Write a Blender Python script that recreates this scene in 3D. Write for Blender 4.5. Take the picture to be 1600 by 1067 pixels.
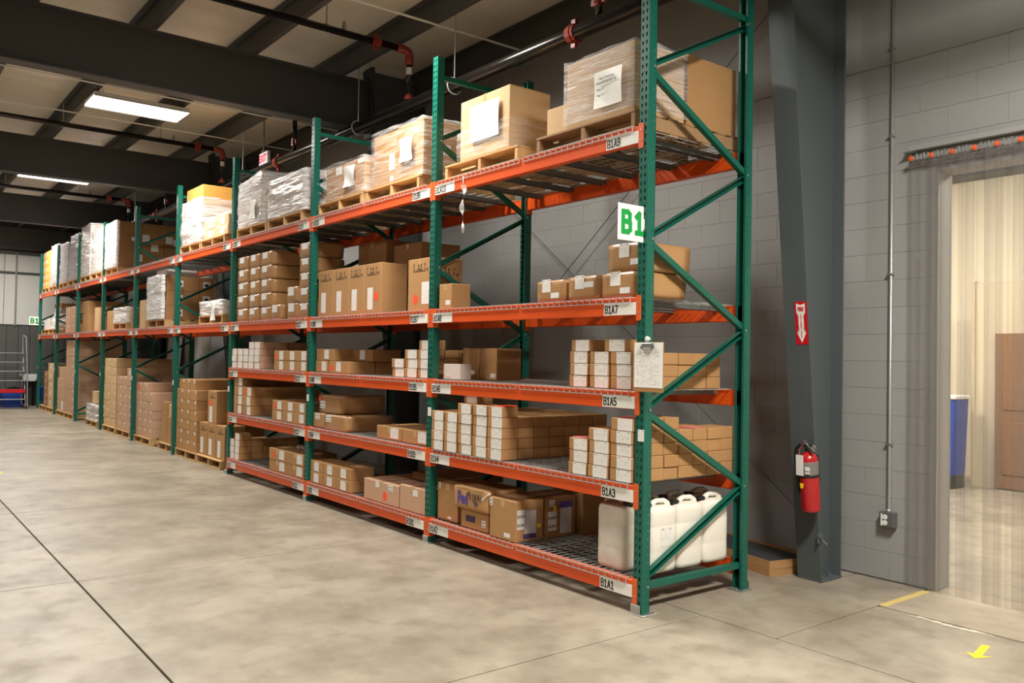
import bpy, math, random
from mathutils import Vector, Matrix, noise

random.seed(11)
SC = bpy.context.scene
COL = SC.collection
for _o in list(bpy.data.objects):
    bpy.data.objects.remove(_o, do_unlink=True)


def lin(r, g, b):
    def f(c):
        c /= 255.0
        return c / 12.92 if c <= 0.04045 else ((c + 0.055) / 1.055) ** 2.4
    return (f(r), f(g), f(b), 1.0)


# ------------------------------------------------------------------ camera
def make_camera():
    yaw, pitch, roll = 0.9086, 0.0193, 0.0173
    f = Vector((-math.sin(yaw) * math.cos(pitch), math.cos(yaw) * math.cos(pitch), math.sin(pitch)))
    rt = Vector((math.cos(yaw), math.sin(yaw), 0))
    up = rt.cross(f)
    r2 = math.cos(roll) * rt + math.sin(roll) * up
    u2 = -math.sin(roll) * rt + math.cos(roll) * up
    cd = bpy.data.cameras.new('camera')
    cam = bpy.data.objects.new('camera', cd)
    cd.sensor_width = 36.0
    cd.lens = 1316.27 / 1600 * 36.0
    cd.clip_end = 120
    M = Matrix((r2, u2, -f)).transposed().to_4x4()
    M.translation = (3.7235, -3.9837, 1.6271)
    cam.matrix_world = M
    COL.objects.link(cam)
    SC.camera = cam


make_camera()

# ------------------------------------------------------------------ world, exposure, lamp strength
W = bpy.data.worlds.new('world')
SC.world = W
W.use_nodes = True
W.node_tree.nodes['Background'].inputs[0].default_value = (0.5, 0.5, 0.5, 1)
W.node_tree.nodes['Background'].inputs[1].default_value = 0.02
VS = SC.view_settings
VS.view_transform = 'Standard'
try:
    VS.look = 'None'
except Exception:
    pass
VS.gamma = 1.0
VS.use_curve_mapping = False
VS.exposure = 0.28
LAMP = 7.0             # glow of the fluorescent lenses
LAMP_W = 150.0         # watts of each louvred high bay fixture
LAMP_SPREAD = math.radians(166)
LAMP_COL = (1.0, 0.96, 0.90, 1)
ROOM_LAMP = 170.0       # lamps of the room behind the strip curtain
SC.cycles.use_denoising = True
SC.cycles.max_bounces = 10
SC.cycles.transparent_max_bounces = 24
SC.cycles.sample_clamp_indirect = 6.0

# ------------------------------------------------------------------ materials


def nodes_of(name):
    m = bpy.data.materials.new(name)
    m.use_nodes = True
    nt = m.node_tree
    return m, nt, nt.nodes['Principled BSDF']


def pmat(name, col, rough=0.6, metal=0.0, var=0.0, namt=0.0, nscale=6.0, stretch=(1, 1, 1), bump=0.0, bscale=40.0, coat=0.0, detail=4.0, spec=0.5):
    m, nt, p = nodes_of(name)
    N, L = nt.nodes, nt.links
    c = lin(*col)
    p.inputs['Roughness'].default_value = rough
    p.inputs['Metallic'].default_value = metal
    p.inputs['Specular IOR Level'].default_value = spec
    p.inputs['Coat Weight'].default_value = coat
    p.inputs['Coat Roughness'].default_value = 0.15
    p.inputs['Base Color'].default_value = c
    if var or namt or bump:
        tc = N.new('ShaderNodeTexCoord')
        mp = N.new('ShaderNodeMapping')
        mp.inputs['Scale'].default_value = stretch
        L.new(tc.outputs['Object'], mp.inputs['Vector'])
    if var or namt:
        hs = N.new('ShaderNodeHueSaturation')
        hs.inputs['Color'].default_value = c
        ma = N.new('ShaderNodeMath')
        ma.operation = 'MULTIPLY_ADD'
        oi = N.new('ShaderNodeObjectInfo')
        L.new(oi.outputs['Random'], ma.inputs[0])
        ma.inputs[1].default_value = var
        ma.inputs[2].default_value = 1 - var / 2
        out = ma
        if namt:
            nz = N.new('ShaderNodeTexNoise')
            nz.inputs['Scale'].default_value = nscale
            nz.inputs['Detail'].default_value = detail
            L.new(mp.outputs[0], nz.inputs['Vector'])
            mb = N.new('ShaderNodeMath')
            mb.operation = 'MULTIPLY_ADD'
            L.new(nz.outputs['Fac'], mb.inputs[0])
            mb.inputs[1].default_value = namt
            mb.inputs[2].default_value = -namt / 2
            ad = N.new('ShaderNodeMath')
            ad.operation = 'ADD'
            L.new(ma.outputs[0], ad.inputs[0])
            L.new(mb.outputs[0], ad.inputs[1])
            out = ad
        L.new(out.outputs[0], hs.inputs['Value'])
        L.new(hs.outputs[0], p.inputs['Base Color'])
    if bump:
        nb = N.new('ShaderNodeTexNoise')
        nb.inputs['Scale'].default_value = bscale
        nb.inputs['Detail'].default_value = 3
        L.new(mp.outputs[0], nb.inputs['Vector'])
        bp = N.new('ShaderNodeBump')
        bp.inputs['Strength'].default_value = bump
        bp.inputs['Distance'].default_value = 0.01
        L.new(nb.outputs['Fac'], bp.inputs['Height'])
        L.new(bp.outputs[0], p.inputs['Normal'])
    return m


def print_mat(name, paper, ink, rows, zlo=0.12, zhi=0.75, dens=0.46, top_band=False, ink2=None):
    """Paper with printed lines of small unreadable text (flat print)."""
    m, nt, p = nodes_of(name)
    N, L = nt.nodes, nt.links
    p.inputs['Roughness'].default_value = 0.5
    tc = N.new('ShaderNodeTexCoord')
    sp = N.new('ShaderNodeSeparateXYZ')
    L.new(tc.outputs['Generated'], sp.inputs[0])

    def mth(op, a, b=None):
        n = N.new('ShaderNodeMath')
        n.operation = op
        for i, q in enumerate((a, b)):
            if q is None:
                continue
            if isinstance(q, (int, float)):
                n.inputs[i].default_value = q
            else:
                L.new(q, n.inputs[i])
        return n.outputs[0]
    z, x = sp.outputs['Z'], sp.outputs['X']
    zr = mth('MULTIPLY', z, float(rows))
    fr = mth('FRACT', zr)
    line = mth('GREATER_THAN', fr, 0.55)
    fl = mth('FLOOR', zr)
    cb = N.new('ShaderNodeCombineXYZ')
    L.new(mth('MULTIPLY', x, 14.0), cb.inputs[0])
    L.new(mth('MULTIPLY', fl, 3.7), cb.inputs[1])
    oi = N.new('ShaderNodeObjectInfo')
    L.new(mth('MULTIPLY', oi.outputs['Random'], 40.0), cb.inputs[2])
    nz = N.new('ShaderNodeTexNoise')
    nz.inputs['Scale'].default_value = 1.0
    nz.inputs['Detail'].default_value = 2
    L.new(cb.outputs[0], nz.inputs['Vector'])
    word = mth('GREATER_THAN', nz.outputs['Fac'], dens)
    ms = mth('MULTIPLY', line, word)
    for a, op, t in ((z, 'GREATER_THAN', zlo), (z, 'LESS_THAN', zhi), (x, 'GREATER_THAN', 0.08), (x, 'LESS_THAN', 0.88)):
        ms = mth('MULTIPLY', ms, mth(op, a, t))
    if top_band:
        b = mth('MULTIPLY', mth('GREATER_THAN', z, 0.84), mth('LESS_THAN', z, 0.92))
        b2 = mth('MAXIMUM', mth('LESS_THAN', mth('ABSOLUTE', mth('SUBTRACT', x, 0.17)), 0.09), mth('LESS_THAN', mth('ABSOLUTE', mth('SUBTRACT', x, 0.83)), 0.09))
        ms = mth('MAXIMUM', ms, mth('MULTIPLY', b, b2))
    mx = N.new('ShaderNodeMix')
    mx.data_type = 'RGBA'
    L.new(mth('MULTIPLY', ms, 0.75), mx.inputs['Factor'])
    mx.inputs['A'].default_value = lin(*paper)
    mx.inputs['B'].default_value = lin(*ink)
    L.new(mx.outputs['Result'], p.inputs['Base Color'])
    return m


def barcode_mat(name):
    m, nt, p = nodes_of(name)
    N, L = nt.nodes, nt.links
    tc = N.new('ShaderNodeTexCoord')
    sp = N.new('ShaderNodeSeparateXYZ')
    L.new(tc.outputs['Generated'], sp.inputs[0])
    cb = N.new('ShaderNodeCombineXYZ')
    L.new(sp.outputs['X'], cb.inputs[0])
    nz = N.new('ShaderNodeTexNoise')
    nz.inputs['Scale'].default_value = 28
    L.new(cb.outputs[0], nz.inputs['Vector'])
    rp = N.new('ShaderNodeValToRGB')
    rp.color_ramp.interpolation = 'CONSTANT'
    rp.color_ramp.elements[0].color = lin(40, 40, 40)
    rp.color_ramp.elements[1].color = lin(225, 222, 215)
    rp.color_ramp.elements[1].position = 0.5
    L.new(nz.outputs['Fac'], rp.inputs[0])
    wv = N.new('ShaderNodeMath')
    wv.operation = 'PINGPONG'
    wv.inputs[1].default_value = 0.22
    L.new(sp.outputs['Z'], wv.inputs[0])
    gt = N.new('ShaderNodeMath')
    gt.operation = 'GREATER_THAN'
    gt.inputs[1].default_value = 0.14
    L.new(wv.outputs[0], gt.inputs[0])
    mx = N.new('ShaderNodeMix')
    mx.data_type = 'RGBA'
    L.new(gt.outputs[0], mx.inputs['Factor'])
    mx.inputs['A'].default_value = lin(225, 222, 215)
    L.new(rp.outputs[0], mx.inputs['B'])
    L.new(mx.outputs['Result'], p.inputs['Base Color'])
    return m


def film_mat(name, lo, hi, tint=(0.93, 0.9, 0.88), rough=0.12, gloss=0.6, zs=14):
    """Stretch film: clear plastic with bunched whitish streaks."""
    m, nt, p = nodes_of(name)
    N, L = nt.nodes, nt.links
    out = N['Material Output']
    p.inputs['Base Color'].default_value = (*tint, 1)
    p.inputs['Roughness'].default_value = rough
    p.inputs['Specular IOR Level'].default_value = gloss
    tr = N.new('ShaderNodeBsdfTransparent')
    tc = N.new('ShaderNodeTexCoord')
    mp = N.new('ShaderNodeMapping')
    mp.inputs['Scale'].default_value = (1.6, 1.6, zs)
    mp.inputs['Rotation'].default_value = (0, 0.12, 0)
    L.new(tc.outputs['Object'], mp.inputs[0])
    nz = N.new('ShaderNodeTexNoise')
    nz.inputs['Scale'].default_value = 2.2
    nz.inputs['Detail'].default_value = 5
    nz.inputs['Distortion'].default_value = 0.6
    L.new(mp.outputs[0], nz.inputs['Vector'])
    mr = N.new('ShaderNodeMapRange')
    mr.inputs['From Min'].default_value = 0.35
    mr.inputs['From Max'].default_value = 0.65
    mr.inputs['To Min'].default_value = lo
    mr.inputs['To Max'].default_value = hi
    L.new(nz.outputs['Fac'], mr.inputs['Value'])
    bp = N.new('ShaderNodeBump')
    bp.inputs['Strength'].default_value = 0.9
    bp.inputs['Distance'].default_value = 0.02
    L.new(nz.outputs['Fac'], bp.inputs['Height'])
    L.new(bp.outputs[0], p.inputs['Normal'])
    mx = N.new('ShaderNodeMixShader')
    L.new(mr.outputs[0], mx.inputs[0])
    L.new(tr.outputs[0], mx.inputs[1])
    L.new(p.outputs[0], mx.inputs[2])
    L.new(mx.outputs[0], out.inputs[0])
    return m


def emit_mat(name, col, strength):
    m, nt, p = nodes_of(name)
    e = nt.nodes.new('ShaderNodeEmission')
    e.inputs[0].default_value = col
    e.inputs[1].default_value = strength
    nt.links.new(e.outputs[0], nt.nodes['Material Output'].inputs[0])
    return m


def concrete_mat(name, c1, c2, c3):
    m, nt, p = nodes_of(name)
    N, L = nt.nodes, nt.links
    tc = N.new('ShaderNodeTexCoord')
    ge = N.new('ShaderNodeNewGeometry')
    n1 = N.new('ShaderNodeTexNoise')
    n1.inputs['Scale'].default_value = 1.5
    n1.inputs['Detail'].default_value = 7
    n1.inputs['Roughness'].default_value = 0.62
    n2 = N.new('ShaderNodeTexNoise')
    n2.inputs['Scale'].default_value = 4.5
    n2.inputs['Detail'].default_value = 8
    n2.inputs['Distortion'].default_value = 0.2
    n3 = N.new('ShaderNodeTexNoise')
    n3.inputs['Scale'].default_value = 60
    for n in (n1, n2, n3):
        L.new(ge.outputs['Position'], n.inputs['Vector'])
    r1 = N.new('ShaderNodeValToRGB')
    r1.color_ramp.elements[0].position = 0.36
    r1.color_ramp.elements[1].position = 0.64
    r1.color_ramp.elements[0].color = lin(*c1)
    r1.color_ramp.elements[1].color = lin(*c2)
    L.new(n1.outputs['Fac'], r1.inputs[0])
    mr = N.new('ShaderNodeMapRange')
    mr.inputs['From Min'].default_value = 0.5
    mr.inputs['From Max'].default_value = 0.78
    mr.inputs['To Max'].default_value = 0.7
    L.new(n2.outputs['Fac'], mr.inputs['Value'])
    mx = N.new('ShaderNodeMix')
    mx.data_type = 'RGBA'
    L.new(mr.outputs[0], mx.inputs['Factor'])
    L.new(r1.outputs[0], mx.inputs['A'])
    mx.inputs['B'].default_value = lin(*c3)
    L.new(mx.outputs['Result'], p.inputs['Base Color'])
    rr = N.new('ShaderNodeMapRange')
    rr.inputs['To Min'].default_value = 0.22
    rr.inputs['To Max'].default_value = 0.55
    L.new(n2.outputs['Fac'], rr.inputs['Value'])
    L.new(rr.outputs[0], p.inputs['Roughness'])
    p.inputs['Specular IOR Level'].default_value = 0.45
    bp = N.new('ShaderNodeBump')
    bp.inputs['Strength'].default_value = 0.06
    bp.inputs['Distance'].default_value = 0.01
    L.new(n3.outputs['Fac'], bp.inputs['Height'])
    L.new(bp.outputs[0], p.inputs['Normal'])
    return m


GREEN = pmat('green_enamel', (12, 92, 76), rough=0.38, namt=0.12, nscale=5)
GREENIN = GREEN
ORANGE = pmat('orange_enamel', (226, 84, 18), rough=0.42, namt=0.16, nscale=7, stretch=(1, 1, 3))
ORANGE_W = pmat('orange_enamel_scuffed', (222, 92, 34), rough=0.5, namt=0.5, nscale=40)
GALV = pmat('galvanised_steel', (182, 182, 178), rough=0.42, metal=0.3, namt=0.3, nscale=14)
CHANNEL = pmat('galvanised_channel', (112, 114, 112), rough=0.5, metal=0.4, namt=0.3, nscale=10)
ZINC = pmat('zinc_plate', (180, 180, 176), rough=0.35, metal=0.8, namt=0.3, nscale=50)
CARD = pmat('cardboard', (176, 134, 88), rough=0.78, var=0.10, namt=0.14, nscale=3.0, stretch=(1, 1, 6), bump=0.05, bscale=30, spec=0.25)
CARD_D = pmat('cardboard_darker', (158, 117, 76), rough=0.78, var=0.10, namt=0.16, nscale=3.0, stretch=(1, 1, 6), spec=0.25)
CARD_P = pmat('cardboard_pinkish', (196, 158, 128), rough=0.75, var=0.08, namt=0.12, nscale=3.0, stretch=(1, 1, 5), spec=0.25)
CARD_L = pmat('cardboard_pale', (206, 172, 128), rough=0.75, var=0.08, namt=0.10, nscale=3.0, spec=0.25)
CARD_Y = pmat('cardboard_amber', (214, 158, 78), rough=0.7, var=0.06, namt=0.10, nscale=3.0, spec=0.25)
CARD_G = pmat('cardboard_film_covered', (172, 128, 80), rough=0.45, var=0.1, namt=0.2, nscale=4, bump=0.35, bscale=9, coat=0.9)
WHITECARD = pmat('white_cardboard', (226, 218, 210), rough=0.6, var=0.04, spec=0.3)
TAPE = pmat('packing_tape', (196, 160, 112), rough=0.22, coat=0.4)
PAPER = print_mat('paper_label', (232, 228, 220), (150, 148, 148), 9, top_band=True, zlo=0.3, zhi=0.7, dens=0.56)
PAPER_R = print_mat('paper_label_red_print', (234, 228, 222), (196, 96, 104), 7, zlo=0.25, zhi=0.62, dens=0.62)
PAPER_B = pmat('blank_label', (228, 226, 222), rough=0.5)
SHEET = print_mat('printed_sheet', (244, 242, 234), (186, 184, 182), 24, zlo=0.06, zhi=0.86, dens=0.5)
BARCODE = barcode_mat('barcode_label')
DOT = pmat('fluorescent_orange', (255, 86, 52), rough=0.5)
PURPLE = pmat('purple_print', (84, 62, 140), rough=0.35)
POUCH = pmat('clear_pouch_paper', (206, 202, 206), rough=0.25, coat=0.6, namt=0.2, nscale=9, stretch=(6, 6, 1))
YELLOW = pmat('yellow_tape', (246, 206, 28), rough=0.5)
YELLOW_OLD = pmat('worn_yellow_paint', (206, 182, 112), rough=0.6, namt=0.5, nscale=22)
INK = pmat('black_ink', (26, 24, 24), rough=0.6)
RED = pmat('red_paint', (176, 22, 26), rough=0.3, coat=0.4)
SIGNRED = pmat('sign_red', (200, 20, 34), rough=0.35)
SIGNGREEN = pmat('sign_green', (16, 150, 66), rough=0.4)
WHITE = pmat('white_plastic', (236, 234, 228), rough=0.4)
SIGNWHITE = pmat('sign_white', (240, 238, 228), rough=0.4)
JUG = pmat('milky_plastic', (236, 230, 216), rough=0.38, namt=0.05, nscale=3)
JUG_DIRTY = pmat('milky_plastic_grimy', (214, 206, 192), rough=0.45, namt=0.75, nscale=5, detail=6)
BLACK = pmat('black_plastic', (24, 24, 26), rough=0.4)
RUBBER = pmat('black_rubber', (52, 54, 54), rough=0.7, namt=0.2, nscale=5)
WOOD = pmat('pallet_wood', (196, 158, 106), rough=0.75, var=0.22, namt=0.35, nscale=3, stretch=(1.5, 8, 8))
WOOD_D = pmat('pallet_wood_weathered', (150, 118, 82), rough=0.8, var=0.22, namt=0.35, nscale=3, stretch=(1.5, 8, 8))
BOARD = pmat('hardboard', (168, 124, 74), rough=0.55, namt=0.15, nscale=6)
FILM = film_mat('stretch_film', 0.02, 0.32)
FILM_R = film_mat('ridged_stretch_film', 0.1, 0.6, rough=0.16, zs=60)
FILM_H = film_mat('stretch_film_thick', 0.45, 0.95)
FILM_G = film_mat('stretch_film_grey', 0.5, 0.95, tint=(0.62, 0.6, 0.62))
STEEL_D = pmat('painted_steel_grey', (80, 87, 88), rough=0.5, namt=0.10, nscale=1.5)
STEEL_R = pmat('roof_steel_grey', (72, 72, 70), rough=0.55, namt=0.12, nscale=1.2)
WALLP = pmat('grey_wall_paint', (152, 151, 147), rough=0.62, var=0.012, namt=0.07, nscale=1.2, bump=0.15, bscale=45)
MORTAR = pmat('grey_joint_paint', (146, 145, 141), rough=0.75)
INSUL = pmat('white_vinyl_insulation', (216, 209, 194), rough=0.4, namt=0.16, nscale=1.2, stretch=(3, 1, 1))
PIPE = pmat('black_iron_pipe', (58, 54, 52), rough=0.22, metal=0.7, namt=0.2, nscale=6)
COUPL = pmat('red_oxide_coupling', (138, 48, 36), rough=0.4)
CONDUIT = pmat('emt_conduit', (186, 186, 180), rough=0.35, metal=0.6)
BOXGREY = pmat('painted_box', (104, 104, 102), rough=0.4, metal=0.3)
FLOORM = concrete_mat('polished_concrete', (136, 126, 109), (168, 158, 140), (116, 106, 89))
APRON = concrete_mat('apron_concrete', (158, 146, 126), (176, 164, 144), (136, 124, 106))
JOINT = pmat('joint_filler', (70, 64, 56), rough=0.8)
METALW = pmat('pale_wall_liner', (214, 214, 208), rough=0.5, namt=0.1, nscale=1)
METALD = pmat('dark_ribbed_siding', (84, 84, 80), rough=0.55, namt=0.1, nscale=1)
ALU = pmat('ladder_steel', (170, 172, 172), rough=0.35, metal=0.5)
BLUE = pmat('blue_plastic', (26, 66, 160), rough=0.45)
CREAM = pmat('cream_wall_paint', (236, 224, 198), rough=0.6, namt=0.04, nscale=1)
BROWN = pmat('brown_wood_door', (128, 92, 60), rough=0.5, namt=0.25, nscale=3, stretch=(8, 8, 1))
FOAM = pmat('pale_blue_board', (226, 232, 242), rough=0.6, namt=0.06, nscale=1)
LENS = emit_mat('fluorescent_lens', LAMP_COL, LAMP)
LENS2 = emit_mat('bright_room_lens', (1, 0.95, 0.85, 1), ROOM_LAMP)
EXITGLOW = emit_mat('exit_sign_face', (1.0, 0.80, 0.80, 1), 0.9)
EXITRED = emit_mat('exit_sign_letters', (0.85, 0.06, 0.08, 1), 0.9)


def vinyl_mat():
    m, nt, p = nodes_of('clear_vinyl_strip')
    N, L = nt.nodes, nt.links
    tr = N.new('ShaderNodeBsdfTransparent')
    tr.inputs[0].default_value = (0.90, 0.89, 0.88, 1)
    p.inputs['Base Color'].default_value = lin(176, 172, 170)
    p.inputs['Roughness'].default_value = 0.1
    mx = N.new('ShaderNodeMixShader')
    lw = N.new('ShaderNodeLayerWeight')
    lw.inputs[0].default_value = 0.35
    ma = N.new('ShaderNodeMath')
    ma.operation = 'MULTIPLY_ADD'
    L.new(lw.outputs['Facing'], ma.inputs[0])
    ma.inputs[1].default_value = 0.6
    ma.inputs[2].default_value = 0.08
    L.new(ma.outputs[0], mx.inputs[0])
    L.new(tr.outputs[0], mx.inputs[1])
    L.new(p.outputs[0], mx.inputs[2])
    L.new(mx.outputs[0], N['Material Output'].inputs[0])
    return m


VINYL = vinyl_mat()

# ------------------------------------------------------------------ mesh building


class MB:
    def __init__(s):
        s.v, s.f, s.m = [], [], []

    def add(s, vs, fs, mi=0, M=None):
        b = len(s.v)
        s.v += [tuple(M @ Vector(q)) for q in vs] if M else [tuple(q) for q in vs]
        s.f += [tuple(b + i for i in f) for f in fs]
        s.m += [mi] * len(fs)

    def box(s, x0, x1, y0, y1, z0, z1, mi=0, M=None):
        vs = [(x, y, z) for z in (z0, z1) for y in (y0, y1) for x in (x0, x1)]
        s.add(vs, [(0, 2, 3, 1), (4, 5, 7, 6), (0, 1, 5, 4), (2, 6, 7, 3), (0, 4, 6, 2), (1, 3, 7, 5)], mi, M)

    def cbox(s, x0, x1, y0, y1, z0, z1, c=0.004, mi=0, M=None):
        lo, hi = (x0, y0, z0), (x1, y1, z1)
        vs, ix = [], {}
        for a in range(3):
            for sx in (0, 1):
                for sy in (0, 1):
                    for sz in (0, 1):
                        sg = (sx, sy, sz)
                        q = [(hi[k] - (0 if k == a else c)) if sg[k] else (lo[k] + (0 if k == a else c)) for k in range(3)]
                        ix[(a, sg)] = len(vs)
                        vs.append(q)
        fs = []
        for a in range(3):
            b, d = [k for k in range(3) if k != a]
            for sa in (0, 1):
                def sg(sb, sd):
                    t = [0, 0, 0]
                    t[a], t[b], t[d] = sa, sb, sd
                    return tuple(t)
                fs.append([ix[(a, sg(0, 0))], ix[(a, sg(1, 0))], ix[(a, sg(1, 1))], ix[(a, sg(0, 1))]])
        for a in range(3):
            for b in range(a + 1, 3):
                d = 3 - a - b
                for sa in (0, 1):
                    for sb in (0, 1):
                        def sg(sd):
                            t = [0, 0, 0]
                            t[a], t[b], t[d] = sa, sb, sd
                            return tuple(t)
                        fs.append([ix[(a, sg(0))], ix[(a, sg(1))], ix[(b, sg(1))], ix[(b, sg(0))]])
        for sx in (0, 1):
            for sy in (0, 1):
                for sz in (0, 1):
                    fs.append([ix[(k, (sx, sy, sz))] for k in range(3)])
        cen = Vector([(lo[k] + hi[k]) / 2 for k in range(3)])
        out = []
        for f in fs:
            p = [Vector(vs[i]) for i in f]
            n = (p[1] - p[0]).cross(p[2] - p[0])
            mid = sum(p, Vector()) / len(p)
            # direction test in normalised box space keeps flat boxes right
            dv = Vector([(mid[k] - cen[k]) / max(hi[k] - lo[k], 1e-6) for k in range(3)])
            nn = Vector([n[k] * (hi[k] - lo[k]) for k in range(3)])
            out.append(tuple(f) if nn.dot(dv) > 0 else tuple(reversed(f)))
        s.add(vs, out, mi, M)

    def bar(s, p0, p1, w, h, side, mi=0):
        """rectangular bar p0-p1, w along `side`, h across."""
        p0, p1 = Vector(p0), Vector(p1)
        d = (p1 - p0).normalized()
        sd = Vector(side)
        sd = (sd - d * sd.dot(d)).normalized()
        up = d.cross(sd)
        vs = []
        for p in (p0, p1):
            for a, b in ((-1, -1), (1, -1), (1, 1), (-1, 1)):
                vs.append(p + sd * (a * w / 2) + up * (b * h / 2))
        s.add(vs, [(0, 1, 2, 3)[::-1], (4, 5, 6, 7), (0, 1, 5, 4), (1, 2, 6, 5), (2, 3, 7, 6), (3, 0, 4, 7)], mi)

    def path(s, pts, r, n=8, mi=0, caps=True):
        pts = [Vector(p) for p in pts]
        rr = r if isinstance(r, (list, tuple)) else [r] * len(pts)
        vs = []
        ref = None
        for i, p in enumerate(pts):
            d = (pts[min(i + 1, len(pts) - 1)] - pts[max(i - 1, 0)]).normalized()
            if ref is None:
                ref = Vector((0, 0, 1)) if abs(d.z) < 0.9 else Vector((1, 0, 0))
            a = (ref - d * ref.dot(d)).normalized()
            ref = a
            b = d.cross(a)
            for k in range(n):
                t = 2 * math.pi * k / n
                vs.append(p + (a * math.cos(t) + b * math.sin(t)) * rr[i])
        fs = []
        for i in range(len(pts) - 1):
            for k in range(n):
                k2 = (k + 1) % n
                fs.append((i * n + k, i * n + k2, (i + 1) * n + k2, (i + 1) * n + k))
        if caps:
            fs.append(tuple(range(n))[::-1])
            fs.append(tuple((len(pts) - 1) * n + k for k in range(n)))
        s.add(vs, fs, mi)

    def lathe(s, prof, n=16, mi=0, M=None):
        vs = []
        for r, z in prof:
            for k in range(n):
                t = 2 * math.pi * k / n
                vs.append((r * math.cos(t), r * math.sin(t), z))
        fs = []
        for i in range(len(prof) - 1):
            for k in range(n):
                k2 = (k + 1) % n
                fs.append((i * n + k, i * n + k2, (i + 1) * n + k2, (i + 1) * n + k))
        fs.append(tuple(range(n))[::-1])
        fs.append(tuple((len(prof) - 1) * n + k for k in range(n)))
        s.add(vs, fs, mi, M)

    def prism(s, poly, a0, a1, plane='xz', mi=0, M=None):
        """poly in plane, extruded a0..a1 along the third axis (poly counter-clockwise seen from the a0 side for xz)."""
        def v3(p, a):
            return {'xz': (p[0], a, p[1]), 'xy': (p[0], p[1], a), 'yz': (a, p[0], p[1])}[plane]
        n = len(poly)
        vs = [v3(p, a0) for p in poly] + [v3(p, a1) for p in poly]
        fs = [tuple(range(n)), tuple(range(n, 2 * n))[::-1]]
        for i in range(n):
            j = (i + 1) % n
            fs.append((j, i, n + i, n + j))
        s.add(vs, fs, mi, M)

    def mesh(s, name, mats, smooth=False):
        me = bpy.data.meshes.new(name)
        me.from_pydata(s.v, [], s.f)
        for m in (mats if isinstance(mats, (list, tuple)) else [mats]):
            me.materials.append(m)
        if any(s.m):
            me.polygons.foreach_set('material_index', s.m)
        if smooth:
            me.polygons.foreach_set('use_smooth', [True] * len(me.polygons))
        me.update()
        return me


def link(name, data, parent=None, loc=(0, 0, 0), rotz=0.0):
    o = bpy.data.objects.new(name, data)
    COL.objects.link(o)
    o.location = loc
    o.rotation_euler = (0, 0, rotz)
    if parent is not None:
        o.parent = parent
    return o


def tag(o, label, cat, group=None, kind=None):
    o['label'] = label
    if cat:
        o['category'] = cat
    if group:
        o['group'] = group
    if kind:
        o['kind'] = kind
    LABELS.append((label, group))
    return o


LABELS = []


def empty(name, label, cat, loc=(0, 0, 0), rotz=0.0, group=None):
    o = link(name, None, None, loc, rotz)
    o.empty_display_size = 0.1
    return tag(o, label, cat, group)


def build(mb, name, mats, parent=None, loc=(0, 0, 0), rotz=0.0, smooth=False):
    return link(name, mb.mesh(name, mats, smooth), parent, loc, rotz)


def text_mesh(s, size, mat, sx=1.0, ext=0.0006, bold=0.0):
    key = ('txt', s, size, mat.name, sx, bold)
    if key in CACHE:
        return CACHE[key]
    cu = bpy.data.curves.new('lettering', 'FONT')
    cu.body = s
    cu.size = size
    cu.resolution_u = 2
    cu.extrude = ext
    cu.offset = bold
    cu.align_x = 'CENTER'
    cu.align_y = 'CENTER'
    o = bpy.data.objects.new('lettering', cu)
    COL.objects.link(o)
    dg = bpy.context.evaluated_depsgraph_get()
    me = bpy.data.meshes.new_from_object(o.evaluated_get(dg))
    bpy.data.objects.remove(o)
    for v in me.vertices:
        x, y, z = v.co
        v.co = (x * sx, -z, y)
    me.materials.clear()
    me.materials.append(mat)
    CACHE[key] = me
    return me


CACHE = {}
ORD = ['first', 'second', 'third', 'fourth', 'fifth', 'sixth', 'seventh', 'eighth', 'ninth', 'tenth']
BAY = ['nearest bay', 'second bay', 'third bay', 'fourth bay', 'fifth bay', 'sixth bay', 'seventh bay', 'eighth bay', 'ninth bay']
PITCH = 2.515
HB = (0.212, 0.818, 1.422, 2.033, 3.150)        # beam tops
Z = [h + 0.008 for h in HB]                     # deck surfaces
SHELF = ['bottom shelf', 'second shelf', 'third shelf', 'fourth shelf', 'top shelf']
WALL_Y = 2.19
END_X = -24.3

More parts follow.
